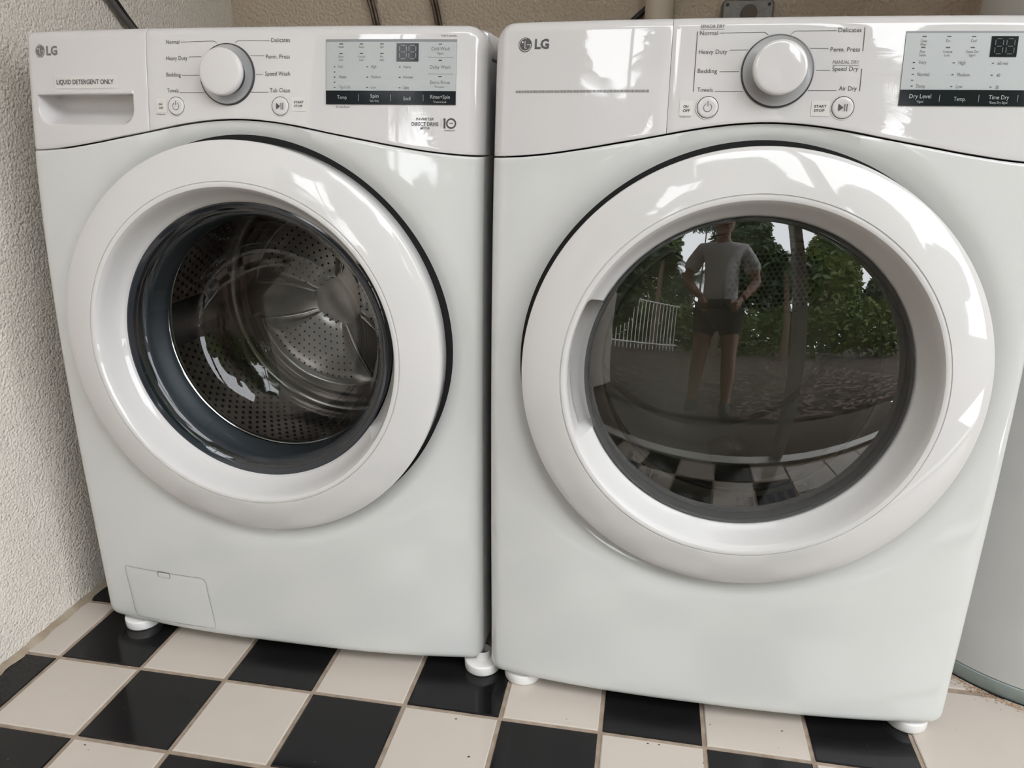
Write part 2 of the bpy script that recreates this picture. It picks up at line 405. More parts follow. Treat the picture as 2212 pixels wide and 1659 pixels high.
def knob(root, xc, zc, zprot, ring_r):
    gx, gz = grad(xc, zc); n = Vector((gx, -1, gz)).normalized(); u = Vector((0, 0, 1)) - n*n.z; u.normalize(); c = Vector((xc, S(xc, zc), zc))
    r = lathe([(ring_r+.0006, -.0015), (ring_r+.0003, .0016), (ring_r-.0003, .0026), (ring_r-.0014, .0029), (ring_r-.0018, .0018)], 96, c=c, nrm=n, up=u).build('dial_ring', M['dark'], root, True, 40)
    d = lathe([(ring_r-.0015, .0026), (ring_r-.0035, .0020), (ring_r-.006, .0013), (ring_r-.010, .0008), (.022, .0007), (.0215, .0010)], 96, c=c, nrm=n, up=u).build('dial_dish', M['dish'], root, True, 60)
    k = empty('cycle_knob', (0, 0, 0)); k.parent = root
    mb = lathe([(.0265, .001), (.0265, zprot-.011), (.0272, zprot-.009)], 96, c=c, nrm=n, up=u); mb.build('knob_neck', M['dark'], k, True, 40)
    mb = lathe([(.0262, zprot-.0092), (.0300, zprot-.0088), (.0306, zprot-.008), (.0308, zprot-.004), (.0304, zprot-.0013), (.0292, zprot-.0002), (.026, zprot+.0002), (.013, zprot+.0012), (.0001, zprot+.0015)], 96, c=c, nrm=n, up=u)
    mb.build('knob_cap', M['plastic'], k, True, 60)
def button(root, name, xc, zc, r, icon):
    b = empty(name, (0, 0, 0)); b.parent = root
    gx, gz = grad(xc, zc); n = Vector((gx, -1, gz)).normalized(); u = Vector((0, 0, 1)) - n*n.z; u.normalize(); c = Vector((xc, S(xc, zc), zc))
    lathe([(r+.0020, 0.0), (r+.0018, .0007), (r+.0008, .0007), (r+.0006, .0)], 64, c=c, nrm=n, up=u).build('button_ring', M['plastic'], b, True, 40)
    lathe([(r+.0008, .0003), (r-.0002, .0003)], 64, c=c, nrm=n, up=u).build('button_gap', M['dark'], b)
    mb = lathe([(r, .0002), (r-.0002, .0012), (r-.0012, .0019), (r*.6, .0014), (r*.3, .0012), (.00005, .0012)], 64, c=c, nrm=n, up=u); mb.build('button_cap', M['plastic'], b, True, 60)
    i = MB(); O = .0021
    if icon == 'power':
        disc2(i, xc, zc-.0003, .0050, O, 40, .0044, 118, 422); line(i, [(xc, zc+.0010), (xc, zc+.0068)], .0007, O)
    else:
        i.add([on(xc-.0052, zc+.0042, O), on(xc-.0052, zc-.0044, O), on(xc+.0004, zc-.0001, O)], [(0, 1, 2)])
        line(i, [(xc+.0018, zc-.0042), (xc+.0018, zc+.0040)], .0009, O); line(i, [(xc+.0044, zc-.0042), (xc+.0044, zc+.0040)], .0009, O)
    tag(i.build('button_icon', M['print'], b), kind='stuff')

def sticker(root, x0, x1, z0, z1, lines, skew=0, ink='stickerink'):
    s = patch(x0, x1, z0, z1, .0005, .0004, (6, 2), 0, skew).build('tape_label', M['sticker'], root)
    t = MB()
    for (s_, z, cap, a, b) in lines: text(t, s_, z, cap, x0=a, x1=b, off=.0008, bold=.012)
    tag(t.build('label_lettering', M[ink], s), kind='stuff')

def cabinet(root, xl):
    m = MB(); x0, x1 = xl+.004, W-.002
    m.box(x0, x0+.004, .102, .74, .026, .945, 0); m.box(x1-.004, x1, .102, .74, .026, .945, 0)
    m.box(x0+.004, x1-.004, .735, .74, .026, .945); m.box(x0+.004, x1-.004, .102, .735, .026, .030)
    m.build('cabinet', M['steelwhite'], root)
    MB().box(x0, x1, .102, .745, .9478, .984, .010).build('top_panel', M['plastic'], root, True, 40)
    # thin flange seen between fascia and cabinet
    MB().box(W-.014, W-.0012, .088, .100, .030, .975, .001).build('side_flange', M['steelwhite'], root)
def foot(root, x, y):
    vs_ = MB(); seg = 40
    prof = [(.0275, 0), (.0292, .0008), (.0300, .0030), (.0304, .0150), (.0296, .0172), (.0280, .0178), (.0130, .0178), (.0120, .0195), (.012, .034)]
    P = []; F = []
    for k in range(seg):
        a = 2*PI*k/seg
        for r, z in prof: P.append((x+r*math.cos(a), y+r*math.sin(a), z))
    n = len(prof)
    for k in range(seg):
        for i in range(n-1): F.append((k*n+i, ((k+1) % seg)*n+i, ((k+1) % seg)*n+i+1, k*n+i+1))
    F.append(tuple(k*n for k in range(seg))[::-1])
    vs_.add(P, F).build('foot', M['foot'], root, True, 50)

def door(root, hside):
    """hside: centre angle of the grip pocket in degrees"""
    d = empty('door', (0, 0, 0)); d.parent = root
    hc, hw = hside
    prof = [(.2870, -.040), (.2905, -.030), (.2922, -.004), (.2926, .0075), (.2918, .0105), (.2895, .0122), (.280, .0165), (.265, .0222), (.250, .0266), (.2415, .0284), (.2392, .0288), (.2388, .0276), (.2378, .0276), (.2374, .0292), (.2345, .0300), (.2315, .0290), (.2290, .0255), (.2262, .0190), (.2220, .0080), (.2175, -.0020), (.2130, -.0090), (.2092, -.0137), (.2080, -.020)]
    def ss(t): t = max(0, min(1, t)); return t*t*(3-2*t)
    def fn(i, a, r, p):
        da = abs((math.degrees(a)-hc+180) % 360-180); k = ss((hw-da)/2.2)
        if k > 0 and 16 <= i <= 21:
            rr = {16: .2292, 17: .2296, 18: .2300, 19: .2296, 20: .2200, 21: .2092}[i]; pp = {16: .0250, 17: .0120, 18: -.012, 19: -.030, 20: -.034, 21: -.034}[i]
            r = r+(rr-r)*k; p = p+(pp-p)*k
        elif k > 0 and i == 22: p = p+(-.036-p)*k
        return r, p
    lathe(prof, 360, fn).build('door_ring', M['ring'], d, True, 35)
    return d

# ---------------------------------------------------------------- WASHER
def washer():
    XL = -.003
    root = tag(empty('washing_machine', (0, 0, 0)), 'white front-load washing machine with a LIQUID DETERGENT ONLY label, left of the pair', 'washing machine')
    cabinet(root, XL); front_panel(root, XL)
    lathe([(.2893, -.0310), (.3030, -.0310)], 144).build('gap_shade_ring', M['gap'], root)  # black ring painting the shade inside the door gap
    # bulkhead closing the hollow behind the door
    lathe([(.2985, -.070), (.292, -.060), (.240, -.055), (.2065, -.050)], 96).build('bulkhead', M['enamel'], root, True, 40)
    # detergent drawer with its scooped grip
    x0, x1, z0, z1 = .0195, .1868, .8568, .8985
    def pocket(x, z):
        y = 0
        if x0 < x < x1 and z0 < z < z1:
            h = (z-z0); rc = .024
            e = min(x-x0, x1-x)
            cut = rc-math.sqrt(max(0, rc*rc-(rc-e)**2)) if e < rc else 0
            h -= cut
            if h > 0:
                t = min(1, h/.024); s = math.sin(t*PI/2); k = min(1, (e+.0005)/.013); k = math.sin(k*PI/2)
                y = .034*(s**1.15)*k
                if z > z1-.0008: y *= (z1-z)/.0008
        if x0+.002 < x < x1+.001 and z1 <= z < z1+.0056:
            t = (z-z1)/.0056; y = -.0022*math.sin(min(1, t*3)*PI/2)*(1 if t < .8 else (1-t)/.2)*min(1, (x-x0)/.05)*min(1, (x1+.001-x)/.0012)
        return y
    xs = sorted(set([round(XL+i*.0022, 5) for i in range(97)] + [round(XL+e, 5) for e in (0, .0005, .0015, .003, .005, .0075, .0105, .014)] + [x0, x0+.0004, x0+.001, x1, x1-.0004, x1-.001, x1+.001, .2088, .2082, .2094]))
    xs = [x for x in xs if x <= .2094]
    control_piece('detergent_drawer', root, XL, .2094, True, False, rcl=.006, extra=pocket, xs=xs, zfix=[.8535+i*.0010 for i in range(45)]+[.8979, z1-.0008, z1-.0001, z1+.0001, z1+.0006, z1+.0012, z1+.002, z1+.0035, z1+.0045, z1+.0050, z1+.0056, .907, .915, .925, .94, .955])
    cp = control_piece('control_panel', root, .2102, W, False, True, rcr=.026)
    knob(root, .3325, .924, .0204, .0400)
    button(root, 'power_button', .2541, .8830, .0118, 'power'); button(root, 'start_button', .4087, .8834, .0118, 'play')
    logo(root, .0293, .9580, .0088, .0413, .0612, .9525, .0117, 'logosilver')
    sticker(root, .0537, .1625, .9066, .9242, [('LIQUID DETERGENT ONLY', .9122, .0064, .0575, .1562)])
    sticker(root, .2238, .2393, .8745, .8922, [('ON', .8840, .0027, .2268, .2325), ('OFF', .8792, .0027, .2268, .2342)])
    sticker(root, .4252, .4460, .8772, .8948, [('START', .8871, .0030, .4286, .4425), ('STOP', .8823, .0030, .4286, .4405)])
    t = MB(); B = .0045
    for s, z, a, b in (('Normal', .9637, .2417, .2619), ('Heavy Duty', .9427, .2410, .2733), ('Bedding', .9215, .2406, .2626), ('Towels', .9008, .2411, .2586), ('Delicates', .9646, .3970, .4237), ('Perm. Press', .9438, .3890, .4235), ('Speed Wash', .9224, .3877, .4233), ('Tub Clean', .9012, .3941, .4230)):
        text(t, s, z, .0054, x0=a, x1=b)
    text(t, '*hold 3 seconds', .9708, .0026, x0=.6273, x1=.6479); text(t, 'All Cold Rinses', .8818, .0027, x0=.4872, x1=.5064); text(t, 'Diagnosis', .8715, .0020, x0=.2231, x1=.2366)
    text(t, 'INVERTER', .8668, .0031, x0=.5967, x1=.6205, bold=.01); text(t, 'DIRECT DRIVE', .8596, .0048, x0=.5907, x1=.6264, bold=.012); text(t, 'MOTOR', .8554, .0026, x0=.6025, x1=.6149, bold=.012); text(t, 'WARRANTY', .8531, .0018, x0=.6338, x1=.6487)
    text(t, 'YEAR', .8624, .0016, x0=.6404, x1=.6458, bold=.02); disc2(t, .6432, .8630, .0068, .0004, 36, .0047); line(t, [(.6345, .8567), (.6345, .8694)], .0026, .0004); line(t, [(.6330, .8680), (.6345, .8686)], .0016, .0004); line(t, [(.6297, .8580), (.6297, .8690)], .0003, .0004)
    tag(t.build('printed_lettering', M['print'], root), kind='stuff')
    l = MB(); w = .0005
    for pts in ([(.2640, .9659), (.3120, .9668), (.3150, .9662), (.3183, .9638)], [(.2758, .9468), (.2945, .9470)], [(.2645, .9231), (.2925, .9231)], [(.2605, .9008), (.2995, .9008)],
                [(.3947, .9665), (.3500, .9668), (.3475, .9662), (.3446, .9640)], [(.3867, .9475), (.3670, .9476)], [(.3847, .9238), (.3741, .9239)], [(.3917, .9013), (.3668, .9013)]):
        line(l, pts, w, .0004)
    tag(l.build('dial_pointer_lines', M['print'], root), kind='stuff')
    # display window
    dp = patch(.4740, .6487, .8862, .9674, .0004, .0012, (16, 8)).build('display_window', M['silverdark'], root)
    patch(.4745, .6484, .8866, .9640, .0010, .0006, (16, 8)).build('display_face', M['silver'], dp)
    patch(.4742, .6487, .8863, .9034, .0016, .0008, (16, 3)).build('button_strip', M['black'], dp)
    patch(.5701, .5988, .9398, .9620, .0018, .0008, (4, 4)).build('digit_display', M['black'], dp)
    sg = MB(); seven(sg, .5740, .5830, .9429, .9593, .0022); seven(sg, .5864, .5954, .9429, .9593, .0022); tag(sg.build('digit_segments', M['segment'], dp), kind='stuff')
    led = MB(); O = .0013
    for x, z in ((.4951, .9614), (.5227, .9613), (.5502, .9613), (.4951, .9495), (.5229, .9496), (.5503, .9496), (.6273, .9612), (.6276, .9413), (.6277, .9213)): line(led, [(x-.0023, z), (x+.0023, z)], .0012, O)
    for x, z in ((.4861, .9330), (.4861, .9266), (.4861, .9202), (.4861, .9138), (.4861, .9074), (.5309, .9330), (.5309, .9202), (.5309, .9074), (.5744, .9329), (.5744, .9200), (.5744, .9071)): line(led, [(x-.0012, z), (x+.0012, z)], .0012, O)
    line(led, [(.6119, .9464), (.6119, .9452), (.6437, .9450), (.6437, .9462)], .0003, O); line(led, [(.6122, .9257), (.6122, .9245), (.6437, .9243), (.6437, .9255)], .0003, O)
    tag(led.build('indicator_marks', M['print'], dp), kind='stuff')
    t = MB()
    for s, z, c in (('Wash', .9562, .4951), ('Rinse', .9562, .5228), ('Spin', .9563, .5503), ('Door', .9444, .4951), ('Lock', .9404, .4951), ('Control', .9443, .5228), ('Lock', .9404, .5228), ('Pre', .9443, .5500), ('wash', .9404, .5503), ('*Signal', .9486, .6268), ('*Pre-wash', .9072, .6265)): text(t, s, z, .0028, xc=c, off=O, wscale=.78)
    for s, z, a in (('Hot', .9316, .4911), ('Warm', .9187, .4918), ('Tap Cold', .9060, .4922), ('High', .9316, .5359), ('Medium', .9188, .5359), ('Low', .9060, .5359), ('Heavy', .9314, .5792), ('Normal', .9186, .5792), ('Light', .9057, .5792)): text(t, s, z, .0037, x0=a, off=O, wscale=.78)
    for s, z, a, b in (('Cold Wash', .9536, .6155, .6395), ('Delay Wash', .9311, .6144, .6408), ('Extra Rinse', .9121, .6148, .6408)): text(t, s, z, .0042, x0=a, x1=b, off=O)
    tag(t.build('display_lettering', M['printmid'], dp), kind='stuff')
    t = MB(); O = .0019
    for s, z, a, b in (('Temp', .8927, .4898, .5030), ('Spin', .8944, .5352, .5463), ('Soil', .8915, .5796, .5890), ('Rinse+Spin', .8938, .6153, .6411)): text(t, s, z, .0046, x0=a, x1=b, off=O)
    text(t, '*Spin Only', .8893, .0026, xc=.5403, off=O); text(t, '*Control Lock', .8884, .0026, xc=.6280, off=O)
    for x in (.5187, .5627, .6060): line(t, [(x, .8905), (x, .8985)], .0004, O)
    tag(t.build('strip_lettering', M['lightprint'], dp), kind='stuff')
    # pump filter hatch
    C = [(.0556, .1362), (.2150, .1369), (.2232, .0378), (.0625, .0350)]; RR = (.006, .010, .008, .013)
    def quad(u, v, off):
        ax, az_ = C[0][0]*(1-u)+C[1][0]*u, C[0][1]*(1-u)+C[1][1]*u; bx_, bz = C[3][0]*(1-u)+C[2][0]*u, C[3][1]*(1-u)+C[2][1]*u
        return on(ax*(1-v)+bx_*v, az_*(1-v)+bz*v, off)
    h = MB(); nu_, nv_ = 24, 14
    h.add([quad(i/nu_, j/nv_, .0006 if 0 < i < nu_ and 0 < j < nv_ else .0) for j in range(nv_+1) for i in range(nu_+1)], [(j*(nu_+1)+i, (j+1)*(nu_+1)+i, (j+1)*(nu_+1)+i+1, j*(nu_+1)+i+1) for j in range(nv_) for i in range(nu_)])
    h = h.build('filter_hatch', M['enamel'], root, True, 60)
    loop = []
    for k in range(4):
        p0, p1, p2 = Vector(C[k-1]), Vector(C[k]), Vector(C[(k+1) % 4]); a = p1+(p0-p1).normalized()*RR[k]; b = p1+(p2-p1).normalized()*RR[k]
        for i in range(7):
            t = i/6; loop.append(tuple(a*(1-t)**2+p1*2*t*(1-t)+b*t*t))
    loop.append(loop[0]); jm = MB(); line(jm, loop, .0007, .0009); jm.build('hatch_joint', M['jointgrey'], h)
    jm = MB(); line(jm, [(x-.0003, z-.0011) for x, z in loop], .0010, .00088); jm.build('hatch_highlight', M['plastic'], h)  # pale line painted as a highlight along the hatch joint
    patch(.1232, .1480, .1262, .1375, .0011, .0004, rad=.0035).build('hatch_notch', M['printmid'], h)
    patch(.1246, .1470, .1270, .1356, .0013, .0004, rad=.0030).build('hatch_tab', M['enamel'], h)
    patch(.1290, .1450, .1318, .1345, .0017, .0005, rad=.0013).build('tab_grip', M['plastic'], h)
    foot(root, .051, .047); foot(root, .683, .043); foot(root, .08, .66); foot(root, .60, .66)
    # door
    d = door(root, (2.0, 36.0))
    lathe([(.2092, -.0135), (.2070, -.0128), (.2040, -.0150), (.1990, -.0185), (.1960, -.0195)], 144).build('glass_bezel', M['bezel'], d, True, 50)
    gl = lathe([(.2030, -.0160), (.1965, -.0195), (.1900, -.0235), (.1850, -.034), (.1790, -.055), (.1700, -.085), (.1560, -.112), (.1350, -.132), (.105, -.146), (.07, -.154), (.035, -.1575), (.0005, -.1585)][::-1], 144)
    gl.build('glass_bowl', M['glass_w'], d, True, 80)
    # gasket, drum lip, drum
    lathe([(.2065, -.048), (.2050, -.040), (.2010, -.039), (.1990, -.046), (.1975, -.058), (.1925, -.062), (.1900, -.070), (.1860, -.073), (.1850, -.082), (.1950, -.092)], 144).build('door_gasket', M['gasket'], root, True, 50)
    A = Vector((W/2, .0, ZC)); N = Vector((0, -1, 0)); Uz = Vector((0, 0, 1))
    dr = empty('drum', (0, 0, 0)); dr.parent = root
    lathe([(.1905, -.088), (.1880, -.085), (.1858, -.087), (.1850, -.092), (.1880, -.098), (.205, -.100), (.232, -.104), (.236, -.112)], 144, c=A, nrm=N, up=Uz).build('drum_lip', M['chrome'], dr, True, 50)
    lathe([(.236, -.110), (.239, -.120), (.239, -.345), (.234, -.358), (.222, -.364), (.205, -.362), (.195, -.352), (.185, -.350)], 144, c=A, nrm=N, up=Uz).build('drum_wall', M['steel'], dr, True, 50)
    bk = lathe([(.186, -.350), (.16, -.349), (.10, -.347), (.060, -.346), (.052, -.344), (.045, -.343), (.0005, -.343)], 120, c=A, nrm=N, up=Uz); bk.build('drum_back', M['steel'], dr, True, 40)
    # embossed petals with perforations on the drum back
    for q in range(3):
        a0 = math.radians(243+120*q); span = math.radians(46); yb = .349
        def pp(r, a, y): return (A.x+r*math.cos(a), y, A.z+r*math.sin(a))
        vs_ = []; fs = []; na, nr = 20, 8
        for i in range(nr+1):
            for j in range(na+1):
                s_ = 2*j/na-1; r = .034+.134*i/nr; wd_ = span*(0.80+.20*(i/nr)); e = min(1-abs(s_), min(i, nr-i)/nr*2.2)
                vs_.append(pp(r, a0+s_*wd_, yb-.010*min(1, e*5)))
        for i in range(nr):
            for j in range(na): fs.append((i*(na+1)+j, i*(na+1)+j+1, (i+1)*(na+1)+j+1, (i+1)*(na+1)+j))
        pt = MB().add(vs_, fs).build('drum_petal', M['steel2'], dr, True, 60)
        hm = MB()
        for i in range(-11, 12):
            for j in range(9):
                r = .044+j*.0135; a = a0+(i+.5*(j % 2))*.0125/r
                if abs(a-a0) < span*.80*(.80+.20*(r-.034)/.134):
                    ring = [pp(r, a, yb-.0106)]; cx, _, cz = ring[0]
                    hm.add([(cx+.0022*math.cos(k*PI/3), yb-.0106, cz+.0022*math.sin(k*PI/3)) for k in range(6)], [(0, 1, 2, 3, 4, 5)])
        tag(hm.build('petal_holes', M['hole'], pt), kind='stuff')
        rim = []
        for k in range(61):
            t = k/60*4
            if t < 1: r, s_ = .031+.140*t, -1
            elif t < 2: r, s_ = .171, -1+2*(t-1)
            elif t < 3: r, s_ = .171-.140*(t-2), 1
            else: r, s_ = .031, 1-2*(t-3)
            wd_ = span*(0.84+.20*((r-.034)/.134)); rim.append(pp(r, a0+s_*wd_, yb-.002))
        MB().tube(rim, .0035, 8, False).build('petal_rim', M['chrome'], pt, True, 60)
    for q in range(3):       # lifters
        a0 = math.radians(65+120*q); vs_ = []; fs = []; ny, na = 14, 8
        for i in range(ny+1):
            y = .125+.215*i/ny; hgt = .030*math.sin(PI*i/ny)**.5
            for j in range(na+1):
                s_ = 2*j/na-1; a = a0+s_*.16; r = .2385-hgt*max(0, math.cos(s_*PI/2))**.8
                vs_.append((A.x+r*math.cos(a), y, A.z+r*math.sin(a)))
        for i in range(ny):
            for j in range(na): fs.append((i*(na+1)+j, i*(na+1)+j+1, (i+1)*(na+1)+j+1, (i+1)*(na+1)+j))
        MB().add(vs_, fs).build('drum_lifter', M['steel2'], dr, True, 60)
    hm = MB()
    for i in range(16):
        for k in range(96):
            a = 2*PI*(k+.5*(i % 2))/96; y = .128+i*.0135; da = min(abs((math.degrees(a)-(65+120*q)+180) % 360-180) for q in range(3))
            if da < 10: continue
            r = .2383; c_ = Vector((A.x+r*math.cos(a), y, A.z+r*math.sin(a))); tn = Vector((-math.sin(a), 0, math.cos(a)))
            hm.add([c_+tn*(.003*math.cos(h_*PI/3))+Vector((0, .003*math.sin(h_*PI/3), 0)) for h_ in range(6)], [(0, 1, 2, 3, 4, 5)])
    tag(hm.build('drum_holes', M['hole'], dr), kind='stuff')
    return root

# ---------------------------------------------------------------- DRYER
def dryer():
    XL = 0.0
    root = tag(empty('tumble_dryer', (.70327, -.02103, 0), .00536), 'white front-load tumble dryer with SENSOR DRY and MANUAL DRY cycles, right of the pair', 'dryer')
    cabinet(root, XL); front_panel(root, XL)
    lathe([(.2893, -.0310), (.3030, -.0310)], 144).build('gap_shade_ring', M['gap'], root)  # door gap shade painted as a black ring, as on the washer
    lathe([(.2985, -.070), (.292, -.060), (.240, -.045), (.2085, -.030)], 96).build('bulkhead', M['enamel'], root, True, 40)
    control_piece('fascia_panel', root, XL, .2216, True, False, rcl=.025)
    control_piece('control_panel', root, .2221, W, False, True, rcr=.026)
    knob(root, .3462, .924, .0226, .0413)
    button(root, 'power_button', .2690, .8834, .0122, 'power'); button(root, 'start_button', .4243, .8836, .0122, 'play')
    logo(root, .0399, .9577, .0087, .0524, .0706, .9529, .0110, 'logo')
    bar = MB()
    for i in range(112):
        x = .0301+(.1973-.0301)*i/111; z = .9004+.0003*i/111; bar.add([on(x-.00042, z, .0004), on(x+.00042, z, .0004), on(x+.00042, z+.0030, .0004), on(x-.00042, z+.0030, .0004)], [(0, 1, 2, 3)])
    tag(bar.build('printed_tick_bar', M['printmid'], root), kind='stuff')
    sticker(root, .2358, .2518, .8736, .8912, [('ON', .8828, .0031, .2401, .2462), ('OFF', .8781, .0031, .2399, .2484)])
    sticker(root, .3889, .4096, .8740, .8914, [('START', .8836, .0029, .3921, .4058), ('STOP', .8789, .0029, .3919, .4040)])
    t = MB()
    for s, z, a, b in (('Normal', .9650, .2538, .2747), ('Heavy Duty', .9440, .2540, .2871), ('Bedding', .9225, .2542, .2771), ('Towels', .9012, .2552, .2735), ('Delicates', .9666, .4109, .4365), ('Perm. Press', .9455, .4042, .4370), ('Speed Dry', .9243, .4084, .4373), ('Air Dry', .9027, .4179, .4379)): text(t, s, z, .0050, x0=a, x1=b)
    text(t, 'SENSOR DRY', .9729, .0038, x0=.2542, x1=.2822); text(t, 'Energy Saver', .8718, .0016, x0=.2368, x1=.2500)
    tag(t.build('printed_lettering', M['print'], root), kind='stuff')
    t = MB(); text(t, 'MANUAL DRY', .9321, .0040, x0=.4082, x1=.4376); line(t, [(.4082, .9303), (.4376, .9303)], .0004, .0004); line(t, [(.2542, .9716), (.2822, .9716)], .0004, .0004)
    tag(t.build('heading_lettering', M['printmid'], root), kind='stuff')
    l = MB(); w = .0005
    for pts in ([(.2772, .9670), (.3270, .9676), (.3290, .9672), (.3327, .9643)], [(.2895, .9479), (.3105, .9481)], [(.2796, .9239), (.3025, .9239)], [(.2761, .9014), (.3095, .9015)], [(.4085, .9685), (.3640, .9684), (.3620, .9679), (.3586, .9651)],
                [(.4017, .9491), (.3812, .9492)], [(.4058, .9252), (.3897, .9252)], [(.4153, .9027), (.3830, .9027)]): line(l, pts, w, .0004)
    for pts in ([(.2508, .9692), (.2508, .9012)], [(.4400, .9717), (.4403, .9459)], [(.4411, .9267), (.4413, .9024)]): line(l, pts, .0008, .0004)
    tag(l.build('dial_pointer_lines', M['print'], root), kind='stuff')
    dp = patch(.4857, .6660, .8861, .9672, .0004, .0012, (16, 8)).build('display_window', M['silverdark'], root)
    patch(.4860, .6657, .8865, .9648, .0010, .0006, (16, 8)).build('display_face', M['silver'], dp)
    patch(.4860, .6660, .8862, .9035, .0016, .0008, (16, 3)).build('button_strip', M['black'], dp)
    patch(.5797, .6088, .9393, .9613, .0018, .0008, (4, 4)).build('digit_display', M['black'], dp)
    sg = MB(); seven(sg, .5840, .5925, .9423, .9585, .0022); seven(sg, .5963, .6050, .9423, .9585, .0022); tag(sg.build('digit_segments', M['segdim'], dp), kind='stuff')
    led = MB(); O = .0013
    for x, z in ((.5060, .9612), (.5330, .9611), (.5601, .9610), (.5060, .9495), (.5330, .9494), (.5601, .9493), (.6400, .9610), (.6400, .9410), (.6400, .9210)): line(led, [(x-.0023, z), (x+.0023, z)], .0011, O)
    for x, z in ((.4975, .9332), (.4976, .9268), (.4977, .9203), (.4978, .9139), (.4980, .9075), (.5412, .9328), (.5415, .9200), (.5418, .9072), (.5843, .9324), (.5846, .9196), (.5850, .9068)): line(led, [(x-.0012, z), (x+.0012, z)], .0011, O)
    tag(led.build('indicator_marks', M['print'], dp), kind='stuff')
    t = MB()
    for s, z, c in (('Clean', .9552, .5057), ('Filter', .9514, .5058), ('Dry', .9552, .5328), ('Cool', .9552, .5603), ('Flow', .9436, .5059), ('Sense', .9398, .5062), ('Control', .9436, .5330), ('Lock', .9398, .5330), ('Damp Dry', .9436, .5603), ('Signal', .9398, .5603)): text(t, s, z, .0029, xc=c, off=O, wscale=.78)
    for s, z, a in (('Very', .9315, .5029), ('Normal', .9185, .5028), ('Damp', .9057, .5030), ('High', .9311, .5465), ('Medium', .9182, .5468), ('Low', .9054, .5469), ('60 min', .9306, .5896), ('40', .9177, .5899), ('20', .9048, .5903)): text(t, s, z, .0040, x0=a, off=O, wscale=.76)
    tag(t.build('display_lettering', M['printmid'], dp), kind='stuff')
    t = MB(); O = .0019
    for s, z, a, b in (('Dry Level', .8942, .4966, .5206), ('Temp.', .8914, .5460, .5592), ('Time Dry', .8934, .5844, .6069)): text(t, s, z, .0046, x0=a, x1=b, off=O)
    text(t, '*Signal', .8893, .0025, xc=.5088, off=O); text(t, '*Damp Dry Signal', .8887, .0025, xc=.5955, off=O)
    for x in (.5301, .5734, .6167): line(t, [(x, .8905), (x, .8983)], .0004, O)
    tag(t.build('strip_lettering', M['lightprint'], dp), kind='stuff')
    foot(root, .050, .055); foot(root, .644, .056); foot(root, .05, .66); foot(root, .63, .66)
    d = door(root, (178.0, 25.0))
    lathe([(.2092, -.0125), (.2072, -.0108), (.2040, -.0105), (.2030, -.0130)], 144).build('glass_bezel', M['bezel'], d, True, 50)
    Rc, r0, p0 = .58, .2085, -.0095; h = math.sqrt(Rc*Rc-r0*r0)
    gl = lathe([(r0*k/24 if k else .0004, math.sqrt(Rc*Rc-(r0*k/24)**2)-h+p0) for k in range(25)], 144); gl.build('glass_dome', M['glass_d'], d, True, 80)
    A = Vector((W/2, 0, ZC)); N = Vector((0, -1, 0)); Uz = Vector((0, 0, 1))
    # inner door shell between the dome and the drum opening
    lathe([(.2075, -.014), (.2035, -.022), (.2020, -.030)], 144).build('inner_door_rim', M['bulkdark'], d, True, 50)
    lathe([(.2085, -.030), (.2020, -.0295), (.2010, -.0320), (.1960, -.0440), (.1905, -.0560), (.1870, -.0620), (.1855, -.0650), (.1860, -.0900), (.205, -.104), (.28, -.108)], 144, c=A, nrm=N, up=Uz).build('opening_collar', M['bulk'], root, True, 40)
    lathe([(.1890, -.0610), (.1878, -.0580), (.1862, -.0572), (.1848, -.0580), (.1842, -.0600), (.1850, -.0660)], 144, c=A, nrm=N, up=Uz).build('opening_lip', M['chrome'], root, True, 50)
    for lo, hi, n in ((224, 238, 5), (275.5, 305, 8)):
        for k in range(n):
            a = math.radians(lo+(hi-lo)*k/(n-1)); c_ = Vector((A.x, 0, A.z)); rr = Vector((math.cos(a), 0, math.sin(a))); tt = Vector((-math.sin(a), 0, math.cos(a)))
            b = MB(); v = []
            for y, r in ((.0375, .1987), (.0515, .1926)):
                for s_ in (-.0042, .0042):
                    for dd in (0, .004): v.append(c_+rr*(r-.0007+dd)+tt*s_+Vector((0, y-.0005+dd*.5, 0)))
            b.add(v, [(0, 2, 6, 4), (0, 4, 5, 1), (2, 3, 7, 6), (0, 1, 3, 2), (4, 6, 7, 5)]).build('vent_slot', M['hole'], root)
    dr = empty('drum', (0, 0, 0)); dr.parent = root
    lathe([(.278, -.106), (.286, -.112), (.286, -.48), (.280, -.500), (.268, -.508)], 144, c=A, nrm=N, up=Uz).build('drum_wall', M['drumgrey'], dr, True, 50)
    lathe([(.270, -.508), (.262, -.514), (.255, -.512), (.250, -.506), (.244, -.505), (.236, -.512), (.10, -.514), (.0005, -.514)], 144, c=A, nrm=N, up=Uz).build('drum_back', M['drumgrey'], dr, True, 50)
    for q in range(3):
        a0 = math.radians(-80+120*q); vs_ = []; fs = []
        for i in range(13):
            y = .13+.34*i/12; hg = .05*math.sin(PI*(i+.7)/13.4)**.5
            for j in range(9):
                s_ = 2*j/8-1; a = a0+s_*.13; r = .2855-hg*max(0, math.cos(s_*PI/2))**.7; vs_.append((A.x+r*math.cos(a), y, A.z+r*math.sin(a)))
        for i in range(12):
            for j in range(8): fs.append((i*9+j, i*9+j+1, (i+1)*9+j+1, (i+1)*9+j))
        MB().add(vs_, fs).build('drum_lifter', M['drumgrey'], dr, True, 60)
    # perforated inlet plate high on the back
    cx, cz = .450, .594; pm = MB(); out = []
    for k in range(40):
        a = 2*PI*k/40; c, s = math.cos(a), math.sin(a); out.append((cx+.088*math.copysign(abs(c)**.55, c), cz+.066*math.copysign(abs(s)**.55, s)+.10*(math.copysign(abs(c)**.55, c)*.088)))
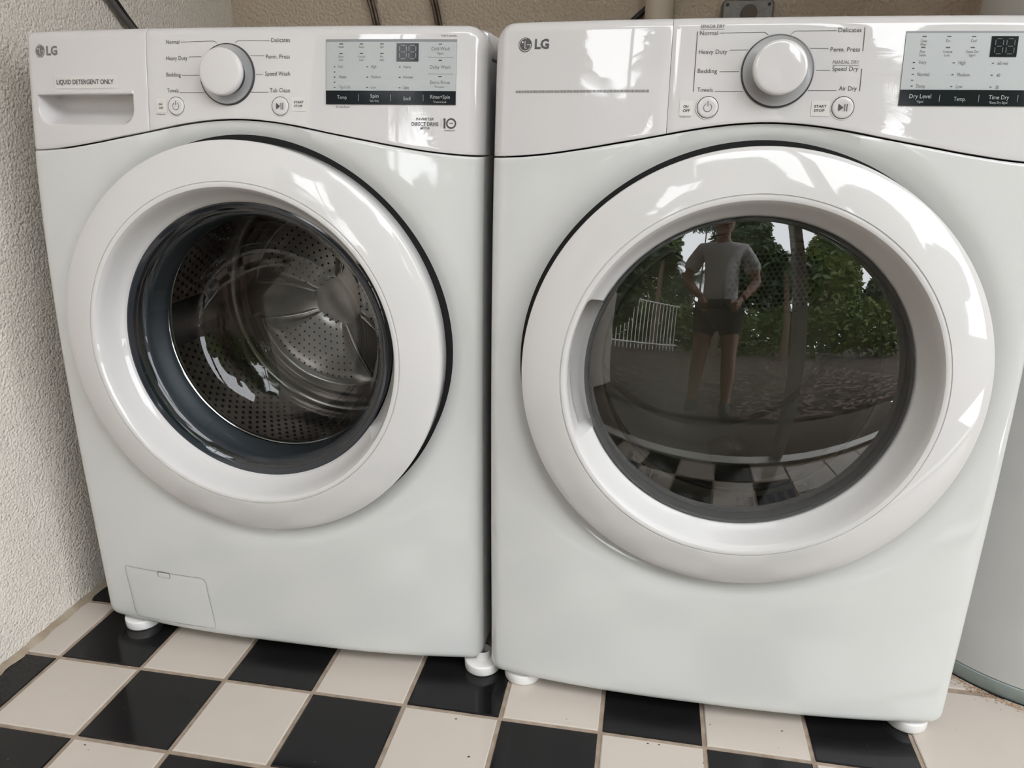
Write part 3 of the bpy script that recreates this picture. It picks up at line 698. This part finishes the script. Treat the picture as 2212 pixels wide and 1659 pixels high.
    vs_ = [(cx, .509, cz)] + [(x, .509, z) for x, z in out] + [(cx+(x-cx)*1.05, .5135, cz+(z-cz)*1.06) for x, z in out]
    pp = MB().add(vs_, [(0, 1+i, 1+(i+1) % 40) for i in range(40)] + [(1+i, 41+i, 41+(i+1) % 40, 1+(i+1) % 40) for i in range(40)]).build('inlet_plate', M['drumgrey'], dr, True, 30)
    hm = MB()
    for i in range(-9, 10):
        for j in range(-7, 8):
            x = (i+.5*(j % 2))*.0098; z = j*.0086
            if (abs(x)/.080)**3.4+(abs(z)/.060)**3.4 < 1:
                hm.add([(cx+x+.0037*math.cos(PI/6+k*PI/3), .5083, cz+z+.1*x+.0037*math.sin(PI/6+k*PI/3)) for k in range(6)], [(0, 1, 2, 3, 4, 5)])
    tag(hm.build('inlet_holes', M['holesoft'], pp), kind='stuff')
    return root
wm = washer(); dy = dryer()

# ---------------------------------------------------------------- SETTING
def struct(o): return tag(o, kind='structure')
TX, TY, TA, TS = -0.02982, -0.06853, -0.00356, 0.15289
XW = -0.10; YB = 0.86
fl = struct(MB().box(-.25, 3.0, -.50, .95, -.05, -.0022).build('floor', M['grout']))
ca, sa = math.cos(TA), math.sin(TA)
def tile_mesh(w, h, m, name):
    bm = MB(); b = .0016; T = .0022; D = .006
    def ring(i, z): return [(i, i, z), (w-i, i, z), (w-i, h-i, z), (i, h-i, z)]
    v = ring(0, -D) + ring(0, -T*.45) + ring(b, 0.0)
    f = [(4, 5, 9, 8), (5, 6, 10, 9), (6, 7, 11, 10), (7, 4, 8, 11), (8, 9, 10, 11), (0, 1, 5, 4), (1, 2, 6, 5), (2, 3, 7, 6), (3, 0, 4, 7)]
    me = bpy.data.meshes.new(name); me.from_pydata(v, [], f); me.materials.append(m); me.update(); return me
G = .0068; meshes = {}
def tile(px, py, w, h, white, z=0.0):
    k = (round(w, 4), round(h, 4), white)
    if k not in meshes: meshes[k] = tile_mesh(w, h, M['tile_w'] if white else M['tile_b'], 'tile')
    o = bpy.data.objects.new('tile', meshes[k]); sc.collection.objects.link(o); o.parent = fl
    o.location = (px, py, z); o.rotation_euler = (random.uniform(-.0012, .0012), random.uniform(-.0012, .0012), TA+random.uniform(-.003, .003))
def g2w(i, j): return TX+TS*(ca*i-sa*j), TY+TS*(sa*i+ca*j)
for i in range(-1, 9):
    for j in range(-3, 6):
        x0 = 0.0; w = TS-G
        if i == -1: x0 = (XW+.006-(TX-TS)); w = TS-G/2-x0
        X, Y = g2w(i, j)
        tile(X+G/2+x0*(1 if i == -1 else 0) - (G/2 if i == -1 else 0), Y+G/2, w, TS-G, (i+j) % 2 != 0)
T8 = .1995
for i in range(8):
    for j, (y0, hh) in enumerate(((-.4785, .1975), (-.276, .1975), (-.0715, .1930), (.1265, .1975), (.329, .1975), (.5315, .1975), (.733, .12))):
        X = TX+TS*9+T8*i
        tile(X+G/2, y0+G/2, T8-G, hh-G, True)
dm = MB()
for (x, y) in [(random.uniform(-.05, 1.45), random.uniform(-.40, .06)) for _ in range(70)] + [(.835, -.055), (.84, -.062), (.31, -.30), (.05, -.15)]:
    s = random.choice((.0004, .0005, .0007, .0012)); t = random.uniform(0, PI)
    dm.add([(x+s*1.8*math.cos(t+q), y+s*math.sin(t+q), .0004+(.0004 if q == 0 else 0)) for q in (0, 1.3, 2.5, 3.8, 5.1)], [(0, 1, 2, 3, 4)])
tag(dm.build('dirt_specks', M['rustdark']), 'tiny dark specks of grit scattered over the checkered tiles', 'grit', kind='stuff')
# walls
def grid_wall(name, p0, u, v, nu, nv, m, amp=0.0):
    p0, u, v = Vector(p0), Vector(u), Vector(v); vs_ = [p0+u*(i/nu)+v*(j/nv) for j in range(nv+1) for i in range(nu+1)]
    return struct(MB().add(vs_, [(j*(nu+1)+i, j*(nu+1)+i+1, (j+1)*(nu+1)+i+1, (j+1)*(nu+1)+i) for j in range(nv) for i in range(nu)]).build(name, m))
struct(MB().box(-.24, XW, -1.35, YB+.12, -.002, 2.42).build('wall_left', M['wall_l']))
struct(MB().box(XW, 3.05, YB, YB+.12, -.002, 2.42).build('wall_back', M['wall_b']))
struct(MB().box(2.9, 3.05, -.62, YB, -.002, 2.42).build('wall_right', M['wall_b']))
struct(MB().box(-.24, 3.2, -.86, YB+.12, 2.25, 2.38).box(-.24, .62, -2.1, -.86, 2.25, 2.38).build('ceiling_and_shade_strip', M['ceil']))  # second box: unseen roof strip added on the left to shade the washer
# rough caulk strip where the left wall meets the tiles
bs = MB(); vs_ = []; n = 90
for i in range(n+1):
    y = -.48+(YB+.48)*i/n; a = .010+.003*math.sin(i*1.7)+random.uniform(-.0012, .0012); h = .009+random.uniform(-.0015, .0015)
    vs_ += [(XW-.001, y, h), (XW+a*.5, y, h*.55), (XW+a, y, -.001)]
bs.add(vs_, [(3*i+k, 3*i+3+k, 3*i+4+k, 3*i+1+k) for i in range(n) for k in range(2)])
struct(bs.build('baseboard_left', M['caulk'], None, True, 60))
struct(MB().box(XW, 2.9, -.562, -.502, -.05, .018, .003).build('trim_1', M['trim']))
struct(MB().box(1.300, 1.345, -.60, -.53, .018, 2.25, .004).build('trim_2', M['trim']))
struct(MB().box(-.24, 2.6, -1.0, -.56, -.10, -.012).build('porch_slab', M['slab']))
gm = MB(); vs_ = []; nu = 60
for j in range(nu+1):
    for i in range(nu+1):
        x = -14+30*i/nu; y = -16+15.0*j/nu; vs_.append((x, y, -.03+random.uniform(-.02, .02)*(1 if j < nu-1 else 0)))
gm.add(vs_, [(j*(nu+1)+i, j*(nu+1)+i+1, (j+1)*(nu+1)+i+1, (j+1)*(nu+1)+i) for j in range(nu) for i in range(nu)])
gr_ = struct(gm.build('ground', M['mulch'], None, True))

ch = MB()
for k in range(5200):
    y = -1.05-4.2*random.random()**1.6; x = random.uniform(-2.6, 3.6); s = random.uniform(.012, .035); t = random.uniform(0, PI); w_ = s*random.uniform(.25, .5); c, n = math.cos(t), math.sin(t); z = .006; dz = random.uniform(0, .02)
    ch.add([(x+s*c-w_*n, y+s*n+w_*c, z+dz), (x-s*c-w_*n, y-s*n+w_*c, z), (x-s*c+w_*n, y-s*n-w_*c, z+.004), (x+s*c+w_*n, y+s*n-w_*c, z+dz+.004)], [(0, 1, 2, 3)])
tag(ch.build('wood_chips', M['chips'], gr_), kind='stuff')

# ---------------------------------------------------------------- water heater
def cyl(mb, cx, cy, prof, seg=96, cap=False):
    P = [(cx+r*math.cos(2*PI*k/seg), cy+r*math.sin(2*PI*k/seg), z) for k in range(seg) for r, z in prof]; n = len(prof)
    F = [(k*n+i, ((k+1) % seg)*n+i, ((k+1) % seg)*n+i+1, k*n+i+1) for k in range(seg) for i in range(n-1)]
    if cap: F.append(tuple(k*n+n-1 for k in range(seg)))
    return mb.add(P, F)
HX, HY, HR = 1.650, .3435, .2605
wh = tag(empty('water_heater', (HX, HY, 0)), 'white cylindrical water heater with a grey bottom band, right of the dryer', 'water heater')
cyl(MB(), 0, 0, [(HR-.003, .026), (HR-.0005, .0275), (HR, .05), (HR, 1.42), (HR-.004, 1.435)], cap=True).build('tank', M['tank'], wh, True, 40)
cyl(MB(), 0, 0, [(HR+.0005, 0.0008), (HR+.001, .002), (HR+.001, .0245), (HR-.002, .0262)]).build('bottom_band', M['band'], wh, True, 40)
cyl(MB(), 0, 0, [(HR-.01, 0.0005), (HR+.0025, .0006), (HR+.0022, .0022), (HR-.004, .0024)]).build('base_joint', M['gap'], wh)
# rust crumbs on the tiles round its base
rb = MB()
for k in range(900):
    a = math.radians(random.uniform(205, 262)); r = HR+.004+abs(random.gauss(0, .008)); x, y = HX+r*math.cos(a), HY+r*math.sin(a); s = random.uniform(.0003, .0010); t = random.uniform(0, PI)
    rb.add([(x+s*2.2*math.cos(t+q), y+s*math.sin(t+q), .0003+(.0008 if q_ == 0 else 0)) for q_, q in enumerate((0, 1.4, 2.6, 3.9, 5.2))], [(0, 1, 2, 3, 4)])
tag(rb.build('rust_crumbs', M['rust']), 'brown rust crumbs on the white tiles round the water heater base', 'rust', kind='stuff')

# ---------------------------------------------------------------- things on the back and left walls
tag(MB().tube([(-.087, .37, 1.099), (-.088, .40, 1.074), (-.087, .425, 1.052), (-.083, .46, 1.022), (-.075, .52, .975), (-.06, .60, .90)], .0062, 12).build('grey_power_cord', M['cable'], None, True), 'grey power cord running down the left wall behind the washing machine', 'cord')
tag(MB().tube([(-.0955, .394, 1.104), (-.0955, .423, 1.080), (-.0955, .449, 1.057), (-.0955, .484, 1.027), (-.094, .544, .980), (-.09, .624, .915)], .0042, 12).build('black_power_cord', M['cableblk'], None, True), 'thin black cord lying against the grey cord behind the washing machine', 'cord')
def hose(x0, x1, lab):
    zt, zb = 1.32, .75; pts = [(x0+(x1-x0)*(1.137-(zt+(zb-zt)*i/30))/.047 + .0006*math.sin(i*1.3), YB-.012, zt+(zb-zt)*i/30) for i in range(31)]
    h = tag(empty('water_hose', (0, 0, 0)), lab, 'hose', 'water hoses on the back wall')
    MB().tube([(p[0]-.0042, p[1], p[2]) for p in pts], .0042, 10).build('hose_strand', M['hose'], h, True)
    MB().tube([(p[0]+.0042, p[1], p[2]) for p in pts], .0042, 10).build('hose_strand', M['hose'], h, True)
hose(.2515, .2625, 'brown metallic hose on the back wall, the left one of two above the washer')
hose(.4005, .4110, 'brown metallic hose on the back wall, the right one of two above the washer')
tag(MB().tube([(.8995, YB-.008, 1.135), (.8745, YB-.008, 1.106), (.852, YB-.010, 1.087), (.80, YB-.02, 1.04), (.76, YB-.03, .98)], .0062, 12).build('black_cable', M['cableblk'], None, True), 'short black cable slanting out from behind the painted wall pipe', 'cable')
tag(MB().tube([(.9055, YB-.031, -.0), (.9055, YB-.031, 2.42)], .030, 40).build('wall_pipe', M['pipe'], None, True, 40), 'thick beige painted vertical pipe on the back wall above the dryer', 'pipe')
bx = tag(empty('outlet_box', (1.090, YB, 1.06)), 'grey metal weatherproof outlet box on the back wall above the dryer', 'outlet box')
def rr(x0, x1, z0, z1, y, rad, k=5):
    out = []
    for cx, cz, a0 in ((x1-rad, z1-rad, 0), (x0+rad, z1-rad, 90), (x0+rad, z0+rad, 180), (x1-rad, z0+rad, 270)):
        for i in range(k+1): a = math.radians(a0+90*i/k); out.append((cx+rad*math.cos(a), y, cz+rad*math.sin(a)))
    return out
a_, b_, c_ = rr(-.054, .053, -.06, .061, -.002, .010), rr(-.054, .053, -.06, .061, -.030, .010), rr(-.050, .049, -.056, .057, -.035, .008)
L = len(a_); MB().add(a_+b_+c_, [(i, (i+1) % L, L+(i+1) % L, L+i) for i in range(L)] + [(L+i, L+(i+1) % L, 2*L+(i+1) % L, 2*L+i) for i in range(L)] + [tuple(range(2*L, 3*L))]).build('box_body', M['box'], bx, True, 40)
for x in (-.043, .042):
    s = MB().tube([(x, -.0345, .050), (x, -.0375, .050)], .0034, 14).build('screw', M['cableblk'], bx)
MB().tube([(.002, -.034, .033), (.002, -.044, .033)], .0165, 32).build('socket_cap', M['boxknob'], bx, True, 40)
MB().tube([(-.004, -.018, .058), (-.004, -.018, .36)], .011, 16).build('conduit', M['box'], bx, True, 40)
MB().tube([(-.004, -.018, .060), (-.004, -.018, .078)], .0175, 16).build('conduit_nut', M['boxknob'], bx, True, 40)

# ---------------------------------------------------------------- garden behind the photographer (seen mirrored in the doors)
def polar(az, D, z=0.0): a = math.radians(az); return Vector((1.0+D*math.sin(a), -D*math.cos(a), z))
def leafball(mb, c, rad, n, size):
    for _ in range(n):
        d = Vector((random.gauss(0, 1), random.gauss(0, 1), random.gauss(0, 1))).normalized(); r = random.uniform(.55, 1.0)
        p = Vector((c[0]+d.x*rad[0]*r, c[1]+d.y*rad[1]*r, c[2]+d.z*rad[2]*r)); a = Vector((random.gauss(0, 1), random.gauss(0, 1), random.gauss(0, .6))).normalized(); b = a.cross(Vector((random.gauss(0, 1), random.gauss(0, 1), random.gauss(0, 1)))).normalized()
        s = size*random.uniform(.6, 1.3); mb.add([p-a*s, p+b*s*.38, p+a*s, p-b*s*.38], [(0, 1, 2, 3)])
def tree(name, p, h, rad, m, label, n=2600, group=None, ls=.24):
    t = tag(empty(name, p), label, 'tree' if name != 'shrub' else 'shrub', group)
    if name == 'shrub': lo = .1
    else:
        lo = h-rad[2]*2; MB().tube([(0, 0, 0), (.05, .03, lo*.5), (0, 0, lo+rad[2])], [.13, .10, .06], 10).build('trunk', M['bark'], t, True)
    mb = MB(); leafball(mb, (0, 0, h-rad[2]), rad, n, ls)
    for k in range(4):
        a = k*1.57+random.random(); leafball(mb, (rad[0]*.55*math.cos(a), rad[1]*.55*math.sin(a), h-rad[2]*(1+random.uniform(-.3, .4))), [v*.55 for v in rad], n//5, ls)
    tag(mb.build('foliage', M[m], t), kind='stuff')
    return t
hg = tag(empty('hedge', (0, 0, 0)), 'long leafy green hedge behind the white picket railing', 'hedge'); hm_ = MB()
for k in range(30):
    az = -46+k*3.4; c_ = polar(az, 7.6-.9*abs(az)/60); leafball(hm_, (c_.x, c_.y, .95+random.uniform(-.1, .15)), (.55, .5, 1.0), 700, .125)
tag(hm_.build('foliage', M['leaf'], hg), kind='stuff')
for k, (az, D, h, rad, m, lab) in enumerate(((-38, 11.5, 11.0, (2.1, 1.8, 4.8), 'leafdark', 'tall dark green tree standing behind the left end of the railing'), (-24.5, 15.0, 15.5, (2.0, 1.7, 7.0), 'leaf', 'tall bright green tree just left of the open patch of sky'),
        (4, 9.5, 11.0, (1.9, 1.5, 4.8), 'leafdark', 'dark green tree just right of the open patch of sky'), (34, 9.5, 6.6, (1.6, 1.4, 2.8), 'leaf', 'bright green tree behind the right part of the hedge'), (52, 13.0, 4.6, (2.3, 1.8, 1.5), 'leafdark', 'low dark green tree at the far right of the garden'), (-9.0, 19.0, 22.5, (3.4, 1.8, 4.6), 'leafdark', 'added distant tree crown closing off the sky above the open patch'), (15.5, 17.5, 11.0, (1.6, 1.6, 5.0), 'leafdark', 'slim dark tree between the two trees right of the open sky'))):
    tree('garden_tree', polar(az, D, -.03), h, rad, m, lab, 5200)  # tree heights shaped to screen off sky light; the high distant crown is added
tree('garden_tree', polar(-16.5, 24.0, -.03), 9.5, (2.6, 2.0, 4.0), 'leafdark', 'distant broad dark tree low in the open patch of sky', 5200)
tree('garden_tree', Vector((-1.15, -2.3, -.03)), 3.1, (.75, .75, 1.35), 'leafdark', 'added bushy dark tree beyond the left wall, keeping light off the washing machine', 5200, ls=.10)  # tree added here to keep the washer side dark
def palm(p, h, nf, ln, label, seed):
    rd = random.Random(seed); t = tag(empty('palm_tree', p), label, 'tree', 'palms in the garden')
    MB().tube([(0, 0, 0), (.06, 0, h*.35), (.03, .02, h*.7), (0, 0, h)], [.15, .11, .09, .08], 12).build('trunk', M['bark'], t, True)
    for k in range(nf):
        a = 2*PI*k/nf+rd.uniform(-.15, .15); el = rd.uniform(-.1, 1.1); L_ = ln*rd.uniform(.85, 1.1); mb = MB(); pts = []
        for i in range(13):
            s = i/12; rr_ = L_*s*math.cos(el)*(1-.15*s); z = h+L_*(s*math.sin(el)-.62*s*s); pts.append(Vector((rr_*math.cos(a), rr_*math.sin(a), z)))
        mb.tube(pts, [.018*(1-.8*i/12) for i in range(13)], 5)
        side = Vector((-math.sin(a), math.cos(a), 0))
        for i in range(2, 13):
            for f in (0, .5):
                q = pts[i-1].lerp(pts[i], f) if i < 13 else pts[i]; tn = (pts[i]-pts[i-1]).normalized(); ll = .46*math.sin(PI*min(1, (i+f)/13.5))**.6
                for sg in (-1, 1):
                    tip = q+side*sg*ll*.86+tn*ll*.45-Vector((0, 0, ll*.38)); mb.add([q-tn*.018, q+tn*.018, q.lerp(tip, .6)+tn*.016, tip], [(0, 1, 2, 3)])
        mb.build('frond', M['leafdark'], t)
palm(polar(-23, 6.3, -.03), 3.35, 17, 1.55, 'palm tree with drooping fronds left of the open sky patch', 3)
palm(polar(-3.0, 6.3, -.03), 3.35, 17, 1.55, 'palm tree with drooping fronds right of the open sky patch', 5)
palm(polar(-11.5, 13.5, -.03), 5.5, 19, 2.0, 'smaller distant palm tree below the open sky patch', 9)
palm(polar(19, 5.6, -.03), 3.0, 13, 1.3, 'nearest palm tree, to the right in the garden', 11)
fe = tag(empty('garden_fence', (0, 0, 0)), 'white picket railing across the garden behind the photographer', 'fence')
fa, fb = polar(-44, 5.6), polar(-15, 6.6); dirv = (fb-fa); Lf = dirv.length; dirv.normalize()
for z in (.22, 1.70): MB().tube([fa+Vector((0, 0, z)), fb+Vector((0, 0, z))], .03, 6).build('fence_rail', M['rail'], fe)
np_ = int(Lf/.14); pk = None
for i in range(np_+1):
    p = fa+dirv*(i*.14)
    if pk is None: pk = MB().tube([(0, 0, .0), (0, 0, 1.70)], .016, 6).build('picket', M['rail'], fe)
    else:
        pk = bpy.data.objects.new('picket', pk.data); sc.collection.objects.link(pk); pk.parent = fe
    pk.location = (p.x, p.y, 0)

# ---------------------------------------------------------------- the photographer
def skin(name, verts, edges, m, parent, sub=2, root=0):
    """verts: (x, y, z, radius)"""
    me = bpy.data.meshes.new(name); me.from_pydata([v[:3] for v in verts], edges, []); me.materials.append(m)
    o = bpy.data.objects.new(name, me); sc.collection.objects.link(o)
    md = o.modifiers.new('skin', 'SKIN'); md.use_smooth_shade = True
    lay = me.skin_vertices[0].data if me.skin_vertices else None
    if lay is None:
        bm = bmesh.new(); bm.from_mesh(me); bm.verts.layers.skin.verify(); bm.to_mesh(me); bm.free(); lay = me.skin_vertices[0].data
    for i, v in enumerate(verts):
        r = v[3]; lay[i].radius = (r, r) if not isinstance(r, tuple) else r; lay[i].use_root = (i == root)
    s = o.modifiers.new('sub', 'SUBSURF'); s.levels = sub; s.render_levels = sub
    dg = bpy.context.evaluated_depsgraph_get(); ev = o.evaluated_get(dg); nm = bpy.data.meshes.new_from_object(ev); nm.name = name
    o.modifiers.clear(); o.data = nm
    if not nm.materials: nm.materials.append(m)
    else: nm.materials[0] = m
    if parent: o.parent = parent
    return o
px, py = .955, -1.27
pr = tag(empty('person', (0, 0, 0)), 'person in white T-shirt, dark shorts and black shoes, holding a phone', 'person')
V = [(px, py, .90, .125), (px, py-.01, 1.05, .120), (px, py-.01, 1.22, .135), (px, py, 1.36, .120), (px, py+.03, 1.46, .055), (px, py+.06, 1.53, .058), (px, py+.085, 1.60, .082), (px, py+.095, 1.67, .085), (px, py+.09, 1.735, .055), (px, py+.175, 1.595, .020),
     (px-.17, py, 1.385, .062), (px-.255, py+.01, 1.23, .050), (px-.285, py+.035, 1.08, .043), (px-.20, py+.12, .98, .036), (px-.125, py+.195, .905, .026),
     (px+.17, py, 1.385, .062), (px+.255, py+.01, 1.23, .050), (px+.285, py+.035, 1.08, .043), (px+.22, py+.12, .98, .036), (px+.155, py+.195, .905, .026),
     (px-.10, py+.01, .80, .095), (px-.115, py+.05, .50, .062), (px-.13, py+.05, .34, .060), (px-.145, py+.06, .12, .040), (px-.15, py+.075, .04, .040), (px-.155, py+.17, .015, .030),
     (px+.10, py+.01, .80, .095), (px+.105, py+.05, .50, .062), (px+.11, py+.05, .34, .060), (px+.115, py+.06, .12, .040), (px+.12, py+.08, .04, .040), (px+.125, py+.175, .015, .030),
     (px-.088, py+.085, 1.62, .014), (px+.088, py+.085, 1.62, .014)]
E_ = [(0, 1), (1, 2), (2, 3), (3, 4), (4, 5), (5, 6), (6, 7), (7, 8), (6, 9), (3, 10), (10, 11), (11, 12), (12, 13), (13, 14), (3, 15), (15, 16), (16, 17), (17, 18), (18, 19), (0, 20), (20, 21), (21, 22), (22, 23), (23, 24), (24, 25), (0, 26), (26, 27), (27, 28), (28, 29), (29, 30), (30, 31), (6, 32), (6, 33)]
skin('body', V, E_, M['skin'], pr)
skin('t_shirt', [(px, py, .77, .168), (px, py-.01, 1.02, .150), (px, py-.01, 1.22, .158), (px, py, 1.37, .135), (px, py+.02, 1.43, .075), (px-.175, py, 1.385, .082), (px-.245, py+.01, 1.25, .078), (px-.272, py+.02, 1.16, .080), (px+.175, py, 1.385, .082), (px+.245, py+.01, 1.25, .078), (px+.272, py+.02, 1.16, .080)],
     [(0, 1), (1, 2), (2, 3), (3, 4), (3, 5), (5, 6), (6, 7), (3, 8), (8, 9), (9, 10)], M['shirt'], pr)
skin('shorts', [(px, py, .86, .140), (px-.10, py+.01, .78, .115), (px-.115, py+.03, .58, .098), (px+.10, py+.01, .78, .115), (px+.105, py+.03, .58, .098)], [(0, 1), (1, 2), (0, 3), (3, 4)], M['shorts'], pr)
for sx in (-.148, .118):
    skin('shoe', [(px+sx, py+.055, .10, .052), (px+sx, py+.06, .045, .055), (px+sx-.002, py+.13, .032, .048), (px+sx-.005, py+.20, .020, .040)], [(0, 1), (1, 2), (2, 3)], M['shoe'], pr)
skin('hair', [(px, py+.03, 1.60, .060), (px, py+.045, 1.68, .088), (px, py+.085, 1.745, .068), (px, py+.12, 1.73, .05)], [(0, 1), (1, 2), (2, 3)], M['hair'], pr)
for sx in (-.03, .03):
    fm = lathe([(.011, 0), (.009, .005), (.005, .008), (.0003, .009)], 16, c=Vector((px+sx, py+.158, 1.635)), nrm=Vector((0, 1, 0)), up=Vector((0, 0, 1))); fm.build('eye', M['hair'], pr, True)
MB().tube([(px-.025, py+.165, 1.553), (px, py+.170, 1.550), (px+.025, py+.165, 1.553)], .005, 8).build('mouth', M['boxknob'], pr, True)
# phone just behind the lens, held by its two short ends
ph = tag(empty('phone', CAM - Fv*0.010 + R2*0.055 - U2*0.018), 'dark phone held sideways by the person behind the camera', 'phone')
ph.rotation_euler = Matrix(((R2.x, -Fv.x, U2.x), (R2.y, -Fv.y, U2.y), (R2.z, -Fv.z, U2.z))).to_euler()
MB().box(-.078, .078, .0, .008, -.037, .037, .003).build('phone_body', M['dark'], ph, True, 40)
MB().box(-.071, .071, .008, .0088, -.034, .034, .0).build('phone_screen', M['bezel'], ph)
PC = CAM - Fv*0.014 + R2*0.055 - U2*0.018
def hand(side, wrist):
    e = PC + R2*(side*.088); palm_c = e + R2*(side*.018) - Fv*.022 - U2*.018; wv = Vector(wrist)
    V = [(*wv, .026), (*(wv.lerp(palm_c, .55)), .027), (*palm_c, .028)]; Ed = [(0, 1), (1, 2)]
    for k in range(4):
        up = (.026-.0165*k); ln = (.92, 1.0, .95, .8)[k]
        b0 = palm_c + U2*up + R2*(side*.006) + Fv*.012; b1 = b0 + Fv*.020*ln - R2*(side*.002); b2 = b1 - R2*(side*.022*ln) + Fv*.002; b3 = b2 - R2*(side*.018*ln) - Fv*.0005
        n = len(V); V += [(*b0, .0095), (*b1, .0085), (*b2, .0078), (*b3, .0068)]; Ed += [(2, n), (n, n+1), (n+1, n+2), (n+2, n+3)]
    t0 = palm_c - Fv*.012 + U2*.008; t1 = t0 - R2*(side*.024) - Fv*.004 + U2*.010; t2 = t1 - R2*(side*.024) + Fv*.003 + U2*.004
    n = len(V); V += [(*t0, .012), (*t1, .010), (*t2, .0085)]; Ed += [(2, n), (n, n+1), (n+1, n+2)]
    skin('hand', V, Ed, M['skin'], pr, 2, 0)
hand(-1, (px-.125, py+.195, .905)); hand(1, (px+.155, py+.195, .905))
